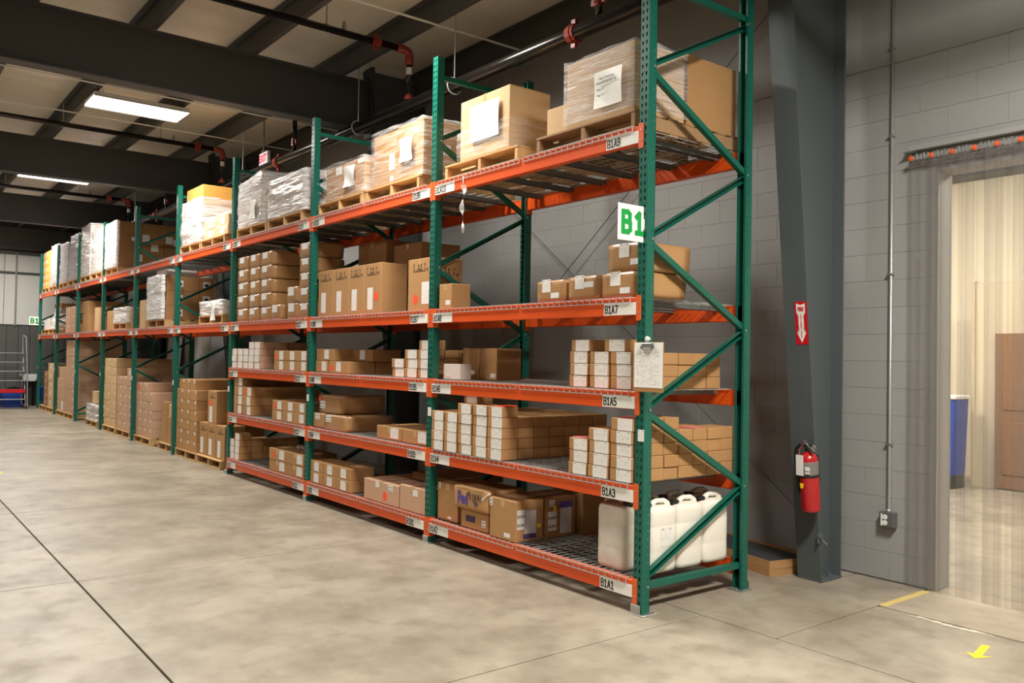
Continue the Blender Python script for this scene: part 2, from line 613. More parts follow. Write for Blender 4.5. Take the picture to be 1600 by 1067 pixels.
# ------------------------------------------------------------------ floor
def build_floor():
    mb = MB()
    mb.box(END_X - 0.2, 9.6, -14.1, 2.40, -0.14, -0.014)
    fl = build(mb, 'floor', JOINT)
    tag(fl, 'polished grey concrete warehouse floor cut into square slabs', 'floor', kind='structure')
    xs = [9.5, 9.35] + [0.2 + 3.05 * k for k in range(2, -9, -1)] + [END_X]
    ys = [-14, -11.86, -8.81, -5.76, -2.71, 0.34, 2.19]
    g = 0.006

    def slab(x0, x1, y0, y1, mat=FLOORM):
        m = MB()
        m.cbox(x0 + g, x1 - g, y0 + g, y1 - g, -0.014, 0.0, 0.002)
        build(m, 'concrete_slab', mat, fl)
    for i in range(len(xs) - 1):
        for j in range(len(ys) - 1):
            x1, x0, y0, y1 = xs[i], xs[i + 1], ys[j], ys[j + 1]
            if abs(x0 - 0.2) < 0.01 and y0 > 0:
                slab(0.2, 0.755, y0, y1)
                slab(0.755, x1, y0, 1.49)
                slab(0.755, x1, 1.505, y1 + 0.21, APRON)
            else:
                slab(x0, x1, y0, y1)
    # worn yellow line at the door apron and the arrow on the floor
    m = MB()
    m.box(0.745, 0.80, 1.51, 2.14, 0.0002, 0.0012)
    o = build(m, 'painted_line', YELLOW_OLD, None)
    tag(o, 'worn yellow line painted on concrete beside the strip curtain doorway', 'floor line')
    m = MB()
    d = Vector((1.60 - 1.545, 0.985 - 1.25))
    ang = math.atan2(1.25 - 0.99, 1.548 - 1.6)
    M = Matrix.Translation((1.574, 1.11, 0.0002)) @ Matrix.Rotation(ang + math.pi, 4, 'Z')
    m.prism([(-0.145, -0.022), (0.068, -0.022), (0.05, -0.07), (0.142, 0.0), (0.05, 0.07), (0.068, 0.022), (-0.145, 0.022)], 0.0, 0.0015, 'xy', 0, M)
    o = build(m, 'floor_arrow', YELLOW, None)
    tag(o, 'bright yellow arrow sticker on the concrete in front of the strip curtain', 'floor sticker')
    rp = random.Random(4)
    m = MB()
    up, lo = [], []
    for k in range(25):
        t = k / 24
        w = 0.004 + 0.026 * rp.random() * math.sin(math.pi * t) ** 0.5
        up.append((0.98 + 0.52 * t, 1.462 + w + 0.01 * math.sin(9 * t), 0.0008))
        lo.append((0.98 + 0.52 * t, 1.462 - w * rp.uniform(0.2, 1.0) + 0.01 * math.sin(9 * t), 0.0008))
    m.v = up + lo
    m.f = [(25 + k, 26 + k, k + 1, k) for k in range(24)]
    m.m = [0] * 24
    tag(build(m, 'paint_patch', pmat('chipped_white_paint', (214, 204, 186), rough=0.6)), 'chipped whitish paint patches along the doorway apron joint', 'floor paint')
    m = MB()
    m.box(-9.25, -9.12, -2.52, -2.40, 0.0002, 0.0012)
    o = build(m, 'floor_sticker', YELLOW, None)
    tag(o, 'faded yellow square of tape on the aisle concrete facing the fifth rack bay', 'floor sticker')


build_floor()


# ------------------------------------------------------------------ walls
DOOR_X0, DOOR_X1, DOOR_Z = 0.795, 3.30, 3.05


def build_walls():
    mb = MB()
    y0, y1 = 2.196, 2.40
    mb.box(END_X - 0.2, DOOR_X0, y0, y1, 0, 5.6)
    mb.box(DOOR_X1, 9.6, y0, y1, 0, 5.6)
    mb.box(DOOR_X0, DOOR_X1, y0, y1, DOOR_Z, 5.6)
    w = build(mb, 'wall_back', MORTAR)
    tag(w, 'grey painted concrete block wall behind the pallet racks', 'wall', kind='structure')
    mb = MB()
    mb.cbox(END_X, 9.5, 2.184, 2.2, 3.918, 5.55, 0.004)
    build(mb, 'upper_panel', WALLP, w)
    ch, bl, g = 0.2055, 0.406, 0.0016
    rest = MB()
    cache = {}
    for c in range(19):
        z0 = 0.006 + c * ch
        x = END_X + (0.203 if c % 2 else 0.0)
        while x < 9.5:
            a, b = x, min(x + bl, 9.5)
            x += bl
            spans = [(a, b)]
            if z0 < DOOR_Z - 0.02:
                spans = []
                if a < DOOR_X0:
                    spans.append((a, min(b, DOOR_X0)))
                if b > DOOR_X1:
                    spans.append((max(a, DOOR_X1), b))
            for s0, s1 in spans:
                if s1 - s0 < 0.03:
                    continue
                if -3.05 < s0 and s1 < 1.9:
                    k = round(s1 - s0, 3)
                    if k not in cache:
                        m = MB()
                        m.cbox(g / 2, k - g / 2, 0.006, 0.012, g / 2, ch - g / 2, 0.0008)
                        cache[k] = m.mesh('concrete_block', WALLP)
                    link('concrete_block', cache[k], w, (s0, 2.186, z0))
                else:
                    rest.box(s0 + g / 2, s1 - g / 2, 2.192, 2.198, z0 + g / 2, z0 + ch - g / 2)
    o = build(rest, 'concrete_block', WALLP, w)
    o['kind'] = 'stuff'
    # pale liner sheets and pilaster strip behind the fourth to sixth bay
    # end wall of ribbed metal
    mb = MB()
    mb.box(END_X - 0.2, END_X - 0.03, -14.1, 2.3, 0, 5.6)
    e = build(mb, 'wall_left', JOINT)
    tag(e, 'far end wall with dark ribbed siding below and pale liner panels above', 'wall', kind='structure')
    m = MB()
    m.prism([(0.004, -0.03), (0.296, -0.03), (0.296, -0.008), (0.27, 0.0), (0.03, 0.0), (0.004, -0.008)], 0.0, 2.32, 'xy')
    md = m.mesh('siding_panel', METALD)
    y = 2.15
    while y > -7:
        o = link('siding_panel', md, e, (END_X, y, 0), -math.pi / 2)
        y -= 0.3
    m = MB()
    m.cbox(-0.03, 0.0, -0.445, 0.445, 0, 1.46, 0.008)
    ma_ = m.mesh('liner_panel', METALW)
    m = MB()
    m.cbox(-0.03, 0.0, -0.445, 0.445, 0, 0.5, 0.008)
    mb_ = m.mesh('liner_panel', METALW)
    y = 1.6
    while y > -7:
        link('liner_panel', ma_, e, (END_X, y, 2.335))
        link('liner_panel', mb_, e, (END_X, y, 3.86))
        y -= 0.9
    m = MB()
    m.cbox(END_X - 0.03, END_X + 0.02, -7, 2.15, 3.79, 3.862, 0.006)
    m.cbox(END_X - 0.03, END_X + 0.02, -7, 2.15, 2.315, 2.34, 0.004)
    m.cbox(END_X - 0.03, END_X + 0.03, -7, 2.15, 4.36, 4.46, 0.006)
    build(m, 'wall_girt', STEEL_R, e)
    m = MB()
    m.cbox(END_X - 0.03, END_X, -7, 2.15, 4.46, 5.5, 0.006)
    build(m, 'gable_panel', STEEL_R, e)
    m = MB()
    m.path([(END_X + 0.03, -0.36, 2.3), (END_X + 0.03, -0.36, 4.4)], 0.025, 8)
    build(m, 'downpipe', CONDUIT, e)
    # unseen sides of the hall
    mb = MB()
    mb.box(9.5, 9.7, -14.1, 2.3, 0, 5.6)
    tag(build(mb, 'wall_right', WALLP), 'plain grey block wall closing the near end of the hall', 'wall', kind='structure')
    mb = MB()
    mb.box(END_X - 0.2, 9.7, -14.3, -14.0, 0, 5.6)
    tag(build(mb, 'wall_front', WALLP), 'plain grey block wall closing the far side of the aisle', 'wall', kind='structure')


build_walls()

FRAMES_X = [6.205, 0.11, -5.985, -12.08, -18.175, -24.2]
CEIL_Z = 5.385


def flange_y(z):
    return 1.70 - 0.108 * z


def build_steel():
    where = {6.205: 'out beyond the strip curtain', 0.11: 'beside the near end of the racks', -5.985: 'behind the third rack bay', -12.08: 'behind the fifth rack bay', -18.175: 'behind the eighth rack bay', -24.2: 'in the far corner by the end wall'}
    for i, x in enumerate(FRAMES_X):
        top = 5.3
        c = empty('column', f'dark grey tapered steel column {where[x]}', 'column', (x, 1.83, 0))
        c['kind'] = 'structure'
        m = MB()
        m.prism([(flange_y(0) - 1.83, 0.02), (1.95 - 1.83, 0.02), (1.95 - 1.83, top), (flange_y(top) - 1.83, top)], -0.004, 0.004, 'yz')
        build(m, 'column_web', STEEL_D, c)
        m = MB()
        a, b = flange_y(0.02) - 1.83, flange_y(top) - 1.83
        m.prism([(a, 0.02), (a + 0.012, 0.02), (b + 0.012, top), (b, top)], -0.1, 0.1, 'yz')
        build(m, 'inner_flange', STEEL_D, c)
        m = MB()
        m.cbox(-0.1, 0.1, 0.12, 0.132, 0.02, top, 0.002)
        build(m, 'outer_flange', STEEL_D, c)
        m = MB()
        m.cbox(-0.102, 0.102, -0.132, 0.145, 0.0, 0.02, 0.003)
        build(m, 'base_plate', STEEL_D, c)
        m = MB()
        for bx in (-0.06, 0.06):
            m.lathe([(0.022, 0), (0.022, 0.014), (0.011, 0.016), (0.011, 0.035)], 8, 0, Matrix.Translation((bx, 0.03, 0.02)))
        build(m, 'anchor_bolt', STEEL_D, c)
        m = MB()
        for k in range(40):
            zz = 0.12 + k * 0.13
            m.cbox(0.004, 0.0075, 0.112, 0.1195, zz, zz + 0.06, 0.001)
        build(m, 'weld_bead', STEEL_D, c)
        # girt clip and rod brace hardware
        r = empty('roof_beam', f'deep dark steel roof beam bolted to the column {where[x]}', 'roof beam', (x, 0, 0))
        r['kind'] = 'structure'
        m = MB()
        m.box(-0.004, 0.004, -14.0, 1.2, 4.515, 5.118)
        build(m, 'beam_web', STEEL_R, r)
        m = MB()
        m.cbox(-0.1, 0.1, -14.0, 1.2, 4.5, 4.515, 0.002)
        build(m, 'lower_flange', STEEL_R, r)
        m = MB()
        m.cbox(-0.1, 0.1, -14.0, 1.2, 5.118, 5.13, 0.002)
        build(m, 'upper_flange', STEEL_R, r)
        m = MB()
        m.cbox(-0.1, 0.1, 1.155, 1.2, 4.42, 5.33, 0.003)
        build(m, 'end_plate', STEEL_R, r)
    # purlins
    m = MB()
    prof = [(0, 0), (0.065, 0), (0.065, 0.006), (0.004, 0.006), (0.004, 0.25), (-0.061, 0.25), (-0.061, 0.244), (0, 0.244)]
    m.prism(prof, END_X, 9.5, 'yz')
    me = m.mesh('ceiling_purlin', STEEL_R)
    y0 = 1.85
    k = 0
    while y0 > -13.8:
        p = link('roof_purlin_beam', me, None, (0, y0, 5.132))
        if k > 0:
            n = 'thin grey roof purlin running the length of the hall above the aisle'
            tag(p, f'grey roof purlin, {ORD[k - 1] if k < 11 else "last"} row out from the pipe above the racks' if k < 6 else n, 'purlin', 'roof purlins' if k >= 6 else None, 'structure')
        else:
            tag(p, 'grey eave purlin right along the top of the block wall', 'purlin', None, 'structure')
        y0 -= 1.13
        k += 1
    # insulation blanket
    m = MB()
    ys = [2.3] + [1.85 - 1.13 * k / 6 for k in range(0, 85)]
    nx, ny = 330, len(ys) - 1
    for i in range(nx + 1):
        for y in ys:
            x = END_X + (9.6 - END_X) * i / nx
            s = math.sin(math.pi * (((1.85 - y) % 1.13) / 1.13)) if y < 1.8499 else 0.0
            s = max(0.0, s)
            z = 5.398 - 0.03 * s + s * (0.03 * noise.noise(Vector((x * 1.6, y * 0.6, 2))) + 0.02 * noise.noise(Vector((x * 5.5, y * 0.9, 5))) + 0.012 * noise.noise(Vector((x * 13, y * 1.4, 9))))
            m.v.append((x, y, z))
    for i in range(nx):
        for j in range(ny):
            a = i * (ny + 1) + j
            m.f.append((a, a + 1, a + ny + 2, a + ny + 1))
            m.m.append(0)
    c = build(m, 'ceiling', INSUL, smooth=True)
    tag(c, 'sagging white vinyl insulation blanket above the purlins', 'ceiling', kind='structure')
    m = MB()
    m.box(END_X - 0.2, 9.7, -14.2, 2.5, 5.46, 5.6)
    build(m, 'roof_sheet', STEEL_R, c)
    # strap bands under the insulation
    for x in (-3.75, -8.3, -10.0, -14.6):
        m = MB()
        m.cbox(x - 0.02, x + 0.02, -13.9, 2.1, 5.116, 5.128, 0.003)
        o = build(m, 'roof_strap', METALW)
        tag(o, {-3.75: 'pale flat strap under the purlins above the second rack bay', -8.3: 'pale flat strap under the purlins close to the nearer light fixture', -10.0: 'pale flat strap under the purlins beyond the nearer light fixture', -14.6: 'pale flat strap under the purlins by the further light fixture'}[x], 'strap')


build_steel()


# ------------------------------------------------------------------ lamps
def build_lamps():
    m = MB()
    m.cbox(-0.30, 0.30, -0.63, 0.63, 0.03, 0.075, 0.01)
    m.prism([(-0.30, 0.03), (-0.33, 0.0), (-0.325, 0.0), (-0.29, 0.03)], -0.63, 0.63, 'xz')
    m.prism([(0.29, 0.03), (0.325, 0.0), (0.33, 0.0), (0.30, 0.03)], -0.63, 0.63, 'xz')
    hs = m.mesh('lamp_housing', WHITE)
    m = MB()
    m.cbox(-0.285, 0.285, -0.615, 0.615, 0.005, 0.028, 0.006)
    ls = m.mesh('lens', LENS)
    m = MB()
    for sy in (-0.5, 0.5):
        for sx in (-0.2, 0.2):
            m.path([(sx, sy, 0.075), (sx * 0.3, sy, 0.34)], 0.004, 5)
    hw = m.mesh('hanging_wire', BLACK)
    lds = []
    for f in (1.0, 2.5, 0.4):
        ld = bpy.data.lights.new('high_bay_lamp', 'AREA')
        ld.shape = 'RECTANGLE'
        ld.size, ld.size_y = 0.57, 1.2
        ld.energy = LAMP_W * f
        ld.color = LAMP_COL[:3]
        ld.spread = LAMP_SPREAD
        lds.append(ld)
    for ix, x in enumerate((3.4, -2.7, -8.82, -14.95, -21.0)):
        for iy, y in enumerate((-0.93, -5.2)):  # second row is unseen, added as fill on the camera side
            lab = {(2, 0): 'glowing fluorescent high bay fixture hanging just past the first roof beam', (3, 0): 'glowing fluorescent high bay fixture glimpsed past the second roof beam'}.get((ix, iy))
            grp = None
            if lab is None:
                lab, grp = 'fluorescent high bay fixture hanging out of sight above the aisle', 'ceiling lights'
            e = empty('ceiling_light', lab, 'light', (x, y, 5.015), 0, grp)
            link('lamp_housing', hs, e)
            link('lens', ls, e)
            link('hanging_wire', hw, e)
            link('high_bay_lamp', lds[2 if iy else (1 if ix == 0 else 0)], e, (0, 0, 0.003))


build_lamps()


# ------------------------------------------------------------------ sprinkler pipes
def coupling(m, p, axis, r):
    for s in (-0.035, 0.0, 0.035):
        q = Vector(p) + Vector(axis) * s
        m.path([q - Vector(axis) * 0.014, q + Vector(axis) * 0.014], r * (1.32 if s == 0 else 1.22), 12)
    side = Vector((0, 0, 1)) if abs(axis[2]) < 0.5 else Vector((1, 0, 0))
    for s in (1, -1):
        q = Vector(p) + side * s * r * 1.3
        m.bar(q - side * s * 0.01, q + side * s * 0.035, 0.05, 0.03, axis)


def build_pipes():
    y, z, r = 0.80, 4.405, 0.066
    e = empty('sprinkler_main', 'long black iron sprinkler main running above the pallets along the racks', 'pipe', (0, y, z))
    m = MB()
    m.path([(9.4, 0, 0), (END_X + 0.05, 0, 0)], r, 18)
    build(m, 'pipe_run', PIPE, e, smooth=True)
    for x in (5.0, -1.62, -8.0, -14.25, -20.5):
        m = MB()
        coupling(m, (x, 0, 0), Vector((1, 0, 0)), r)
        build(m, 'grooved_coupling', COUPL, e)
    for x in (-0.3, -3.45, -5.55, -9.45, -12.3, -16.0, -19.0):
        m = MB()
        ring = [(x, math.sin(t) * 0.085, math.cos(t) * 0.085) for t in [k * 2 * math.pi / 16 for k in range(17)]]
        m.path(ring, 0.008, 5, caps=False)
        m.path([(x, 0, 0.085), (x, 0, 0.97 if x not in (-5.55,) else 0.9)], 0.007, 6)
        build(m, 'ring_hanger', GALV, e)
    # risers from the main straight up and branch lines out over the aisle
    for x, w in ((-1.32, 'near the topmost wrapped boxes of the nearest bay'), (-7.45, 'past the first roof beam'), (-13.6, 'past the second roof beam')):
        e = empty('sprinkler_riser', f'black vertical riser pipe with red coupling {w}', 'pipe', (x, y, z + r))
        m = MB()
        m.path([(0, 0, 0.001), (0, 0, 0.66)], 0.033, 10)
        build(m, 'pipe_run', PIPE, e, smooth=True)
        m = MB()
        coupling(m, (0, 0, 0.12), Vector((0, 0, 1)), 0.035)
        build(m, 'grooved_coupling', COUPL, e)
    for x, w in ((-4.36, 'over the second rack bay'), (-10.4, 'over the fifth rack bay'), (-16.55, 'over the seventh rack bay')):
        e = empty('sprinkler_branch', f'black sprinkler branch line with red elbow {w}', 'pipe', (x, y, 5.02))
        m = MB()
        zb = z + r - 5.02
        m.path([(0, 0, zb + 0.001), (0, 0, zb + 0.08), (0, 0, -0.12)], [0.03, 0.016, 0.016], 8)
        m.path([(0, 0, -0.36), (0, 0, -0.05)], 0.032, 10)
        m.path([(0, -0.05, 0), (0, -14.5, 0)], 0.038, 10)
        build(m, 'pipe_run', PIPE, e, smooth=True)
        m = MB()
        m.path([(0, -0.16, 0), (0, -0.06, 0), (0, -0.015, -0.015), (0, 0, -0.06), (0, 0, -0.16)], [0.05, 0.046, 0.046, 0.046, 0.05], 12)
        build(m, 'elbow', COUPL, e, smooth=True)
        m = MB()
        coupling(m, (0, -0.42, 0), Vector((0, 1, 0)), 0.036)
        build(m, 'grooved_coupling', COUPL, e)
        m = MB()
        m.lathe([(0.05, 0), (0.055, 0.02), (0.035, 0.05), (0.03, 0.06)], 12, 0, Matrix.Translation((0, 0, zb + 0.001)))
        build(m, 'saddle_fitting', COUPL, e)
        m = MB()
        m.path([(0, 0, -0.27), (0, 0, -0.19)], 0.0335, 10)
        build(m, 'paper_sleeve', PAPER_B, e)
        for yy in (-1.0, -2.4, -4.4):
            m = MB()
            m.path([(0.0, yy, 0.03), (0.0, yy, 0.34)], 0.008, 6)
            m.path([(0, yy + math.sin(t) * 0.046, math.cos(t) * 0.046) for t in [k * math.pi / 6 for k in range(13)]], 0.007, 5, caps=False)
            build(m, 'ring_hanger', GALV, e)
        m = MB()
        m.lathe([(0.022, 0), (0.022, 0.045), (0.012, 0.05), (0.018, 0.085), (0.018, 0.09)], 10, 0, Matrix.Translation((0, -0.8, 0.03)))
        build(m, 'sprinkler_head', ZINC, e)
    # rod bracing across the wall
    for k, (a, b, w) in enumerate((((-5.8, 2.10, 0.45), (0.05, 2.10, 5.12), 'rising to the near column'), ((-5.8, 2.07, 4.65), (0.05, 2.07, 0.22), 'falling to the foot of the near column'))):
        m = MB()
        m.path([a, b], 0.0045, 6)
        o = build(m, 'brace_rod', STEEL_D)
        tag(o, f'thin steel bracing rod on the wall {w}', 'brace rod')


build_pipes()


# ------------------------------------------------------------------ exit sign
def build_exit():
    e = empty('exit_sign', 'lit red and white EXIT sign hanging from conduit by the ceiling', 'sign', (-9.1, 1.0, 4.57))
    m = MB()
    m.cbox(-0.17, 0.17, -0.005, 0.045, 0, 0.22, 0.006)
    build(m, 'sign_box', WHITE, e)
    m = MB()
    m.cbox(-0.155, 0.155, -0.0085, -0.0055, 0.012, 0.205, 0.001)
    f = build(m, 'sign_face', EXITGLOW, e)
    link('lettering', text_mesh('EXIT', 0.17, EXITRED, 0.85, 0.0015, 0.004), f, (0, -0.0105, 0.11))
    m = MB()
    m.path([(-0.05, 0.02, 0.22), (-0.05, 0.02, 0.79)], 0.012, 6)
    m.path([(-0.05, 0.02, 0.25), (-0.09, 0.03, 0.5), (-0.13, 0.05, 0.78)], 0.008, 5)
    m.cbox(-0.08, -0.01, -0.01, 0.05, 0.22, 0.26, 0.004)
    build(m, 'conduit_drop', CONDUIT, e)


build_exit()


# ------------------------------------------------------------------ strip curtain door and the room behind
def build_door():
    e = empty('strip_curtain', 'clear ribbed vinyl strip curtain hanging across the bright doorway', 'curtain', (0.62, 2.15, 0))
    m = MB()
    m.cbox(-0.005, 2.9, -0.035, 0.03, 3.20, 3.24, 0.004)
    m.cbox(-0.005, 2.9, 0.015, 0.03, 3.09, 3.2, 0.004)
    build(m, 'mounting_rail', WALLP, e)
    m = MB()
    m.prism([(-0.03, -0.045), (0.06, -0.02), (0.06, 0.0), (-0.03, -0.01)], 3.19, 3.2, 'xy')
    build(m, 'bent_tab', BOXGREY, e)
    rail = MB()
    rail.cbox(0.0, 2.9, -0.02, -0.014, 3.115, 3.13, 0.001)
    build(rail, 'hanger_bar', ZINC, e)
    # strips with ribs
    wd, nseg = 0.30, 60
    mm = []
    for v in range(3):
        m = MB()
        prof = []
        for i in range(nseg + 1):
            u = i / nseg
            x = u * wd
            yy = -0.012 * math.sin(math.pi * u) - 0.014 * abs(math.sin(math.pi * (u * 4 + 0.2 * v))) ** 0.7
            prof.append((x, yy))
        for z in (0.012, 1.6, 3.17):
            for (x, yy) in prof:
                sway = 0.006 * math.sin(v * 2.1 + z)
                m.v.append((x + sway * 0.3, yy + (sway if z < 3 else 0), z))
        n = nseg + 1
        for r in range(2):
            for i in range(nseg):
                m.f.append((r * n + i, r * n + i + 1, (r + 1) * n + i + 1, (r + 1) * n + i))
                m.m.append(0)
        mm.append(m.mesh('vinyl_strip', VINYL, smooth=True))
    k = 0
    x = 0.0
    while x < 2.6:
        link('vinyl_strip', mm[k % 3], e, (x, -0.006 - (0.026 if k % 2 else 0.0), 0))
        x += 0.178
        k += 1
    # washers
    m = MB()
    m.lathe([(0.02, 0), (0.02, 0.006), (0.014, 0.012), (0.005, 0.014)], 12, 0, Matrix.Rotation(math.pi / 2, 4, 'X'))
    wm = m.mesh('orange_washer', pmat('orange_washer', (222, 96, 48), rough=0.35))
    m = MB()
    m.cbox(-0.006, 0.006, -0.012, 0, -0.022, 0.026, 0.002)
    m.cbox(0.022, 0.034, -0.010, 0, -0.02, 0.02, 0.002)
    bm_ = m.mesh('clip', ZINC)
    for k in range(18):
        link('orange_washer', wm, e, (0.03 + 0.148 * k, -0.048, 3.14))
        link('clip', bm_, e, (0.03 + 0.148 * k + 0.045, -0.046, 3.145))
        link('clip', bm_, e, (0.03 + 0.148 * k + 0.095, -0.044, 3.145))
    # jamb lining of the opening
    m = MB()
    m.cbox(DOOR_X0 - 0.002, DOOR_X0 + 0.014, 2.19, 2.405, 0, DOOR_Z, 0.003)
    m.cbox(DOOR_X0, DOOR_X1, 2.19, 2.405, DOOR_Z - 0.014, DOOR_Z + 0.002, 0.003)
    m.cbox(DOOR_X1 - 0.014, DOOR_X1 + 0.002, 2.19, 2.405, 0, DOOR_Z, 0.003)
    o = build(m, 'door_1', WALLP)
    tag(o, 'grey steel frame lining the doorway behind the vinyl strips', 'door frame', kind='structure')
    # room beyond
    m = MB()
    m.box(-6.0, 5.0, 2.40, 9.2, -0.14, 0.0)
    tag(build(m, 'floor', FLOORM), 'pale concrete floor of the bright room beyond the strip curtain', 'floor', kind='structure')
    m = MB()
    m.box(-6.0, 5.0, 9.0, 9.2, 0, 5)
    m.box(-6.2, -6.0, 2.40, 9.2, 0, 5)
    m.box(5.0, 5.2, 2.40, 9.2, 0, 5)
    tag(build(m, 'wall_back', CREAM), 'cream painted walls of the bright room beyond the strip curtain', 'wall', kind='structure')
    m = MB()
    m.box(-6.2, 5.2, 2.40, 9.2, 5.0, 5.2)
    m.box(-6.0, 5.0, 8.9, 9.0, 4.40, 5.0)
    m.box(-6.0, 5.0, 8.6, 9.0, 4.36, 4.40)
    tag(build(m, 'ceiling', STEEL_R), 'dark ceiling of the room beyond the strip curtain', 'ceiling', kind='structure')
    for (x, y) in ((0.2, 5.0), (-2.6, 5.6), (2.6, 5.0)):
        e2 = empty('ceiling_light', 'fluorescent ceiling fixture in the bright room beyond the strip curtain', 'light', (x, y, 4.4), 0, 'lights beyond the doorway')
        m = MB()
        m.cbox(-0.6, 0.6, -0.16, 0.16, 0.03, 0.12, 0.01)
        build(m, 'lamp_housing', WHITE, e2)
        m = MB()
        m.cbox(-0.58, 0.58, -0.14, 0.14, 0, 0.028, 0.006)
        build(m, 'lens', LENS2, e2)
        m = MB()
        m.path([(-0.4, 0, 0.12), (-0.4, 0, 0.6)], 0.006, 5)
        m.path([(0.4, 0, 0.12), (0.4, 0, 0.6)], 0.006, 5)
        build(m, 'hanging_wire', BLACK, e2)
    # partition with brown doors
    m = MB()
    m.box(-1.42, 3.0, 8.0, 8.15, 0, 2.75)
    m.cbox(-1.46, -1.42, 7.96, 8.15, 0, 2.77, 0.004)
    o = build(m, 'wall_partition', pmat('beige_partition', (196, 182, 156), rough=0.6))
    tag(o, 'low beige partition holding the brown doors beyond the strip curtain', 'partition', kind='structure')
    for x0, wd2 in ((-1.15, 'darker brown wooden door in the beige partition, the one by the blue bin'), (-0.28, 'brown wooden door in the beige partition, the one further from the blue bin')):
        d = empty('wooden_door', wd2, 'door', (x0, 7.99, 0))
        m = MB()
        m.cbox(0, 0.85, -0.04, 0.0, 0.02, 2.06, 0.004)
        build(m, 'door_leaf', BROWN, d)
        m = MB()
        m.cbox(0.09, 0.76, -0.052, -0.04, 0.2, 0.9, 0.008)
        m.cbox(0.09, 0.76, -0.052, -0.04, 1.05, 1.95, 0.008)
        build(m, 'door_panel', BROWN, d)
        m = MB()
        m.cbox(0.72, 0.78, -0.1, -0.04, 0.98, 1.02, 0.004)
        build(m, 'door_handle', ZINC, d)
    b = empty('plastic_bin', 'blue plastic bin standing beyond the strip curtain by the door jamb', 'bin', (-1.62, 7.6, 0))
    m = MB()
    m.prism([(-0.16, 0.18), (0.16, 0.18), (0.2, 1.18), (-0.2, 1.18)], -0.2, 0.2, 'xz')
    build(m, 'bin_body', BLUE, b)
    m = MB()
    m.cbox(-0.22, 0.22, -0.22, 0.22, 1.18, 1.23, 0.01)
    build(m, 'bin_rim', WHITE, b)
    m = MB()
    m.cbox(-0.17, 0.17, -0.18, 0.18, 0.0, 0.18, 0.01)
    build(m, 'bin_base', BLACK, b)


build_door()


# ------------------------------------------------------------------ conduit with outlet
def build_outlet():
    e = empty('outlet_box', 'grey surface outlet box with white receptacle at the bottom of a conduit', 'outlet', (0.47, 2.186, 0.405))
    m = MB()
    m.cbox(-0.058, 0.058, -0.056, 0, 0, 0.115, 0.004)
    build(m, 'box_body', BOXGREY, e)
    m = MB()
    m.cbox(-0.05, 0.05, -0.059, -0.056, 0.006, 0.109, 0.001)
    build(m, 'cover_plate', BOXGREY, e)
    m = MB()
    for zz in (0.036, 0.079):
        m.lathe([(0.019, 0), (0.019, 0.004), (0.017, 0.005)], 14, 0, Matrix.Translation((-0.008, -0.059, zz)) @ Matrix.Rotation(math.pi / 2, 4, 'X'))
    m.cbox(-0.04, -0.028, -0.0615, -0.059, 0.012, 0.103, 0.001)
    build(m, 'receptacle', WHITE, e)
    m = MB()
    for zz in (0.036, 0.079):
        for dx in (-0.007, 0.005):
            m.box(-0.008 + dx, -0.008 + dx + 0.0025, -0.0648, -0.0639, zz - 0.004, zz + 0.006)
    build(m, 'slot', BLACK, e)
    m = MB()
    m.path([(0.0, -0.02, 0.11), (0.0, -0.015, 0.15), (0, -0.015, 5.0)], 0.0125, 10)
    m.path([(0.0, -0.02, 0.112), (0.0, -0.02, 0.135)], 0.019, 8)
    build(m, 'conduit', CONDUIT, e, smooth=True)
    for zz in (0.62, 1.9, 2.95, 3.62):
        m = MB()
        m.cbox(-0.03, 0.02, -0.03, 0, zz - 0.008, zz + 0.008, 0.002)
        build(m, 'pipe_strap', ZINC, e)


build_outlet()

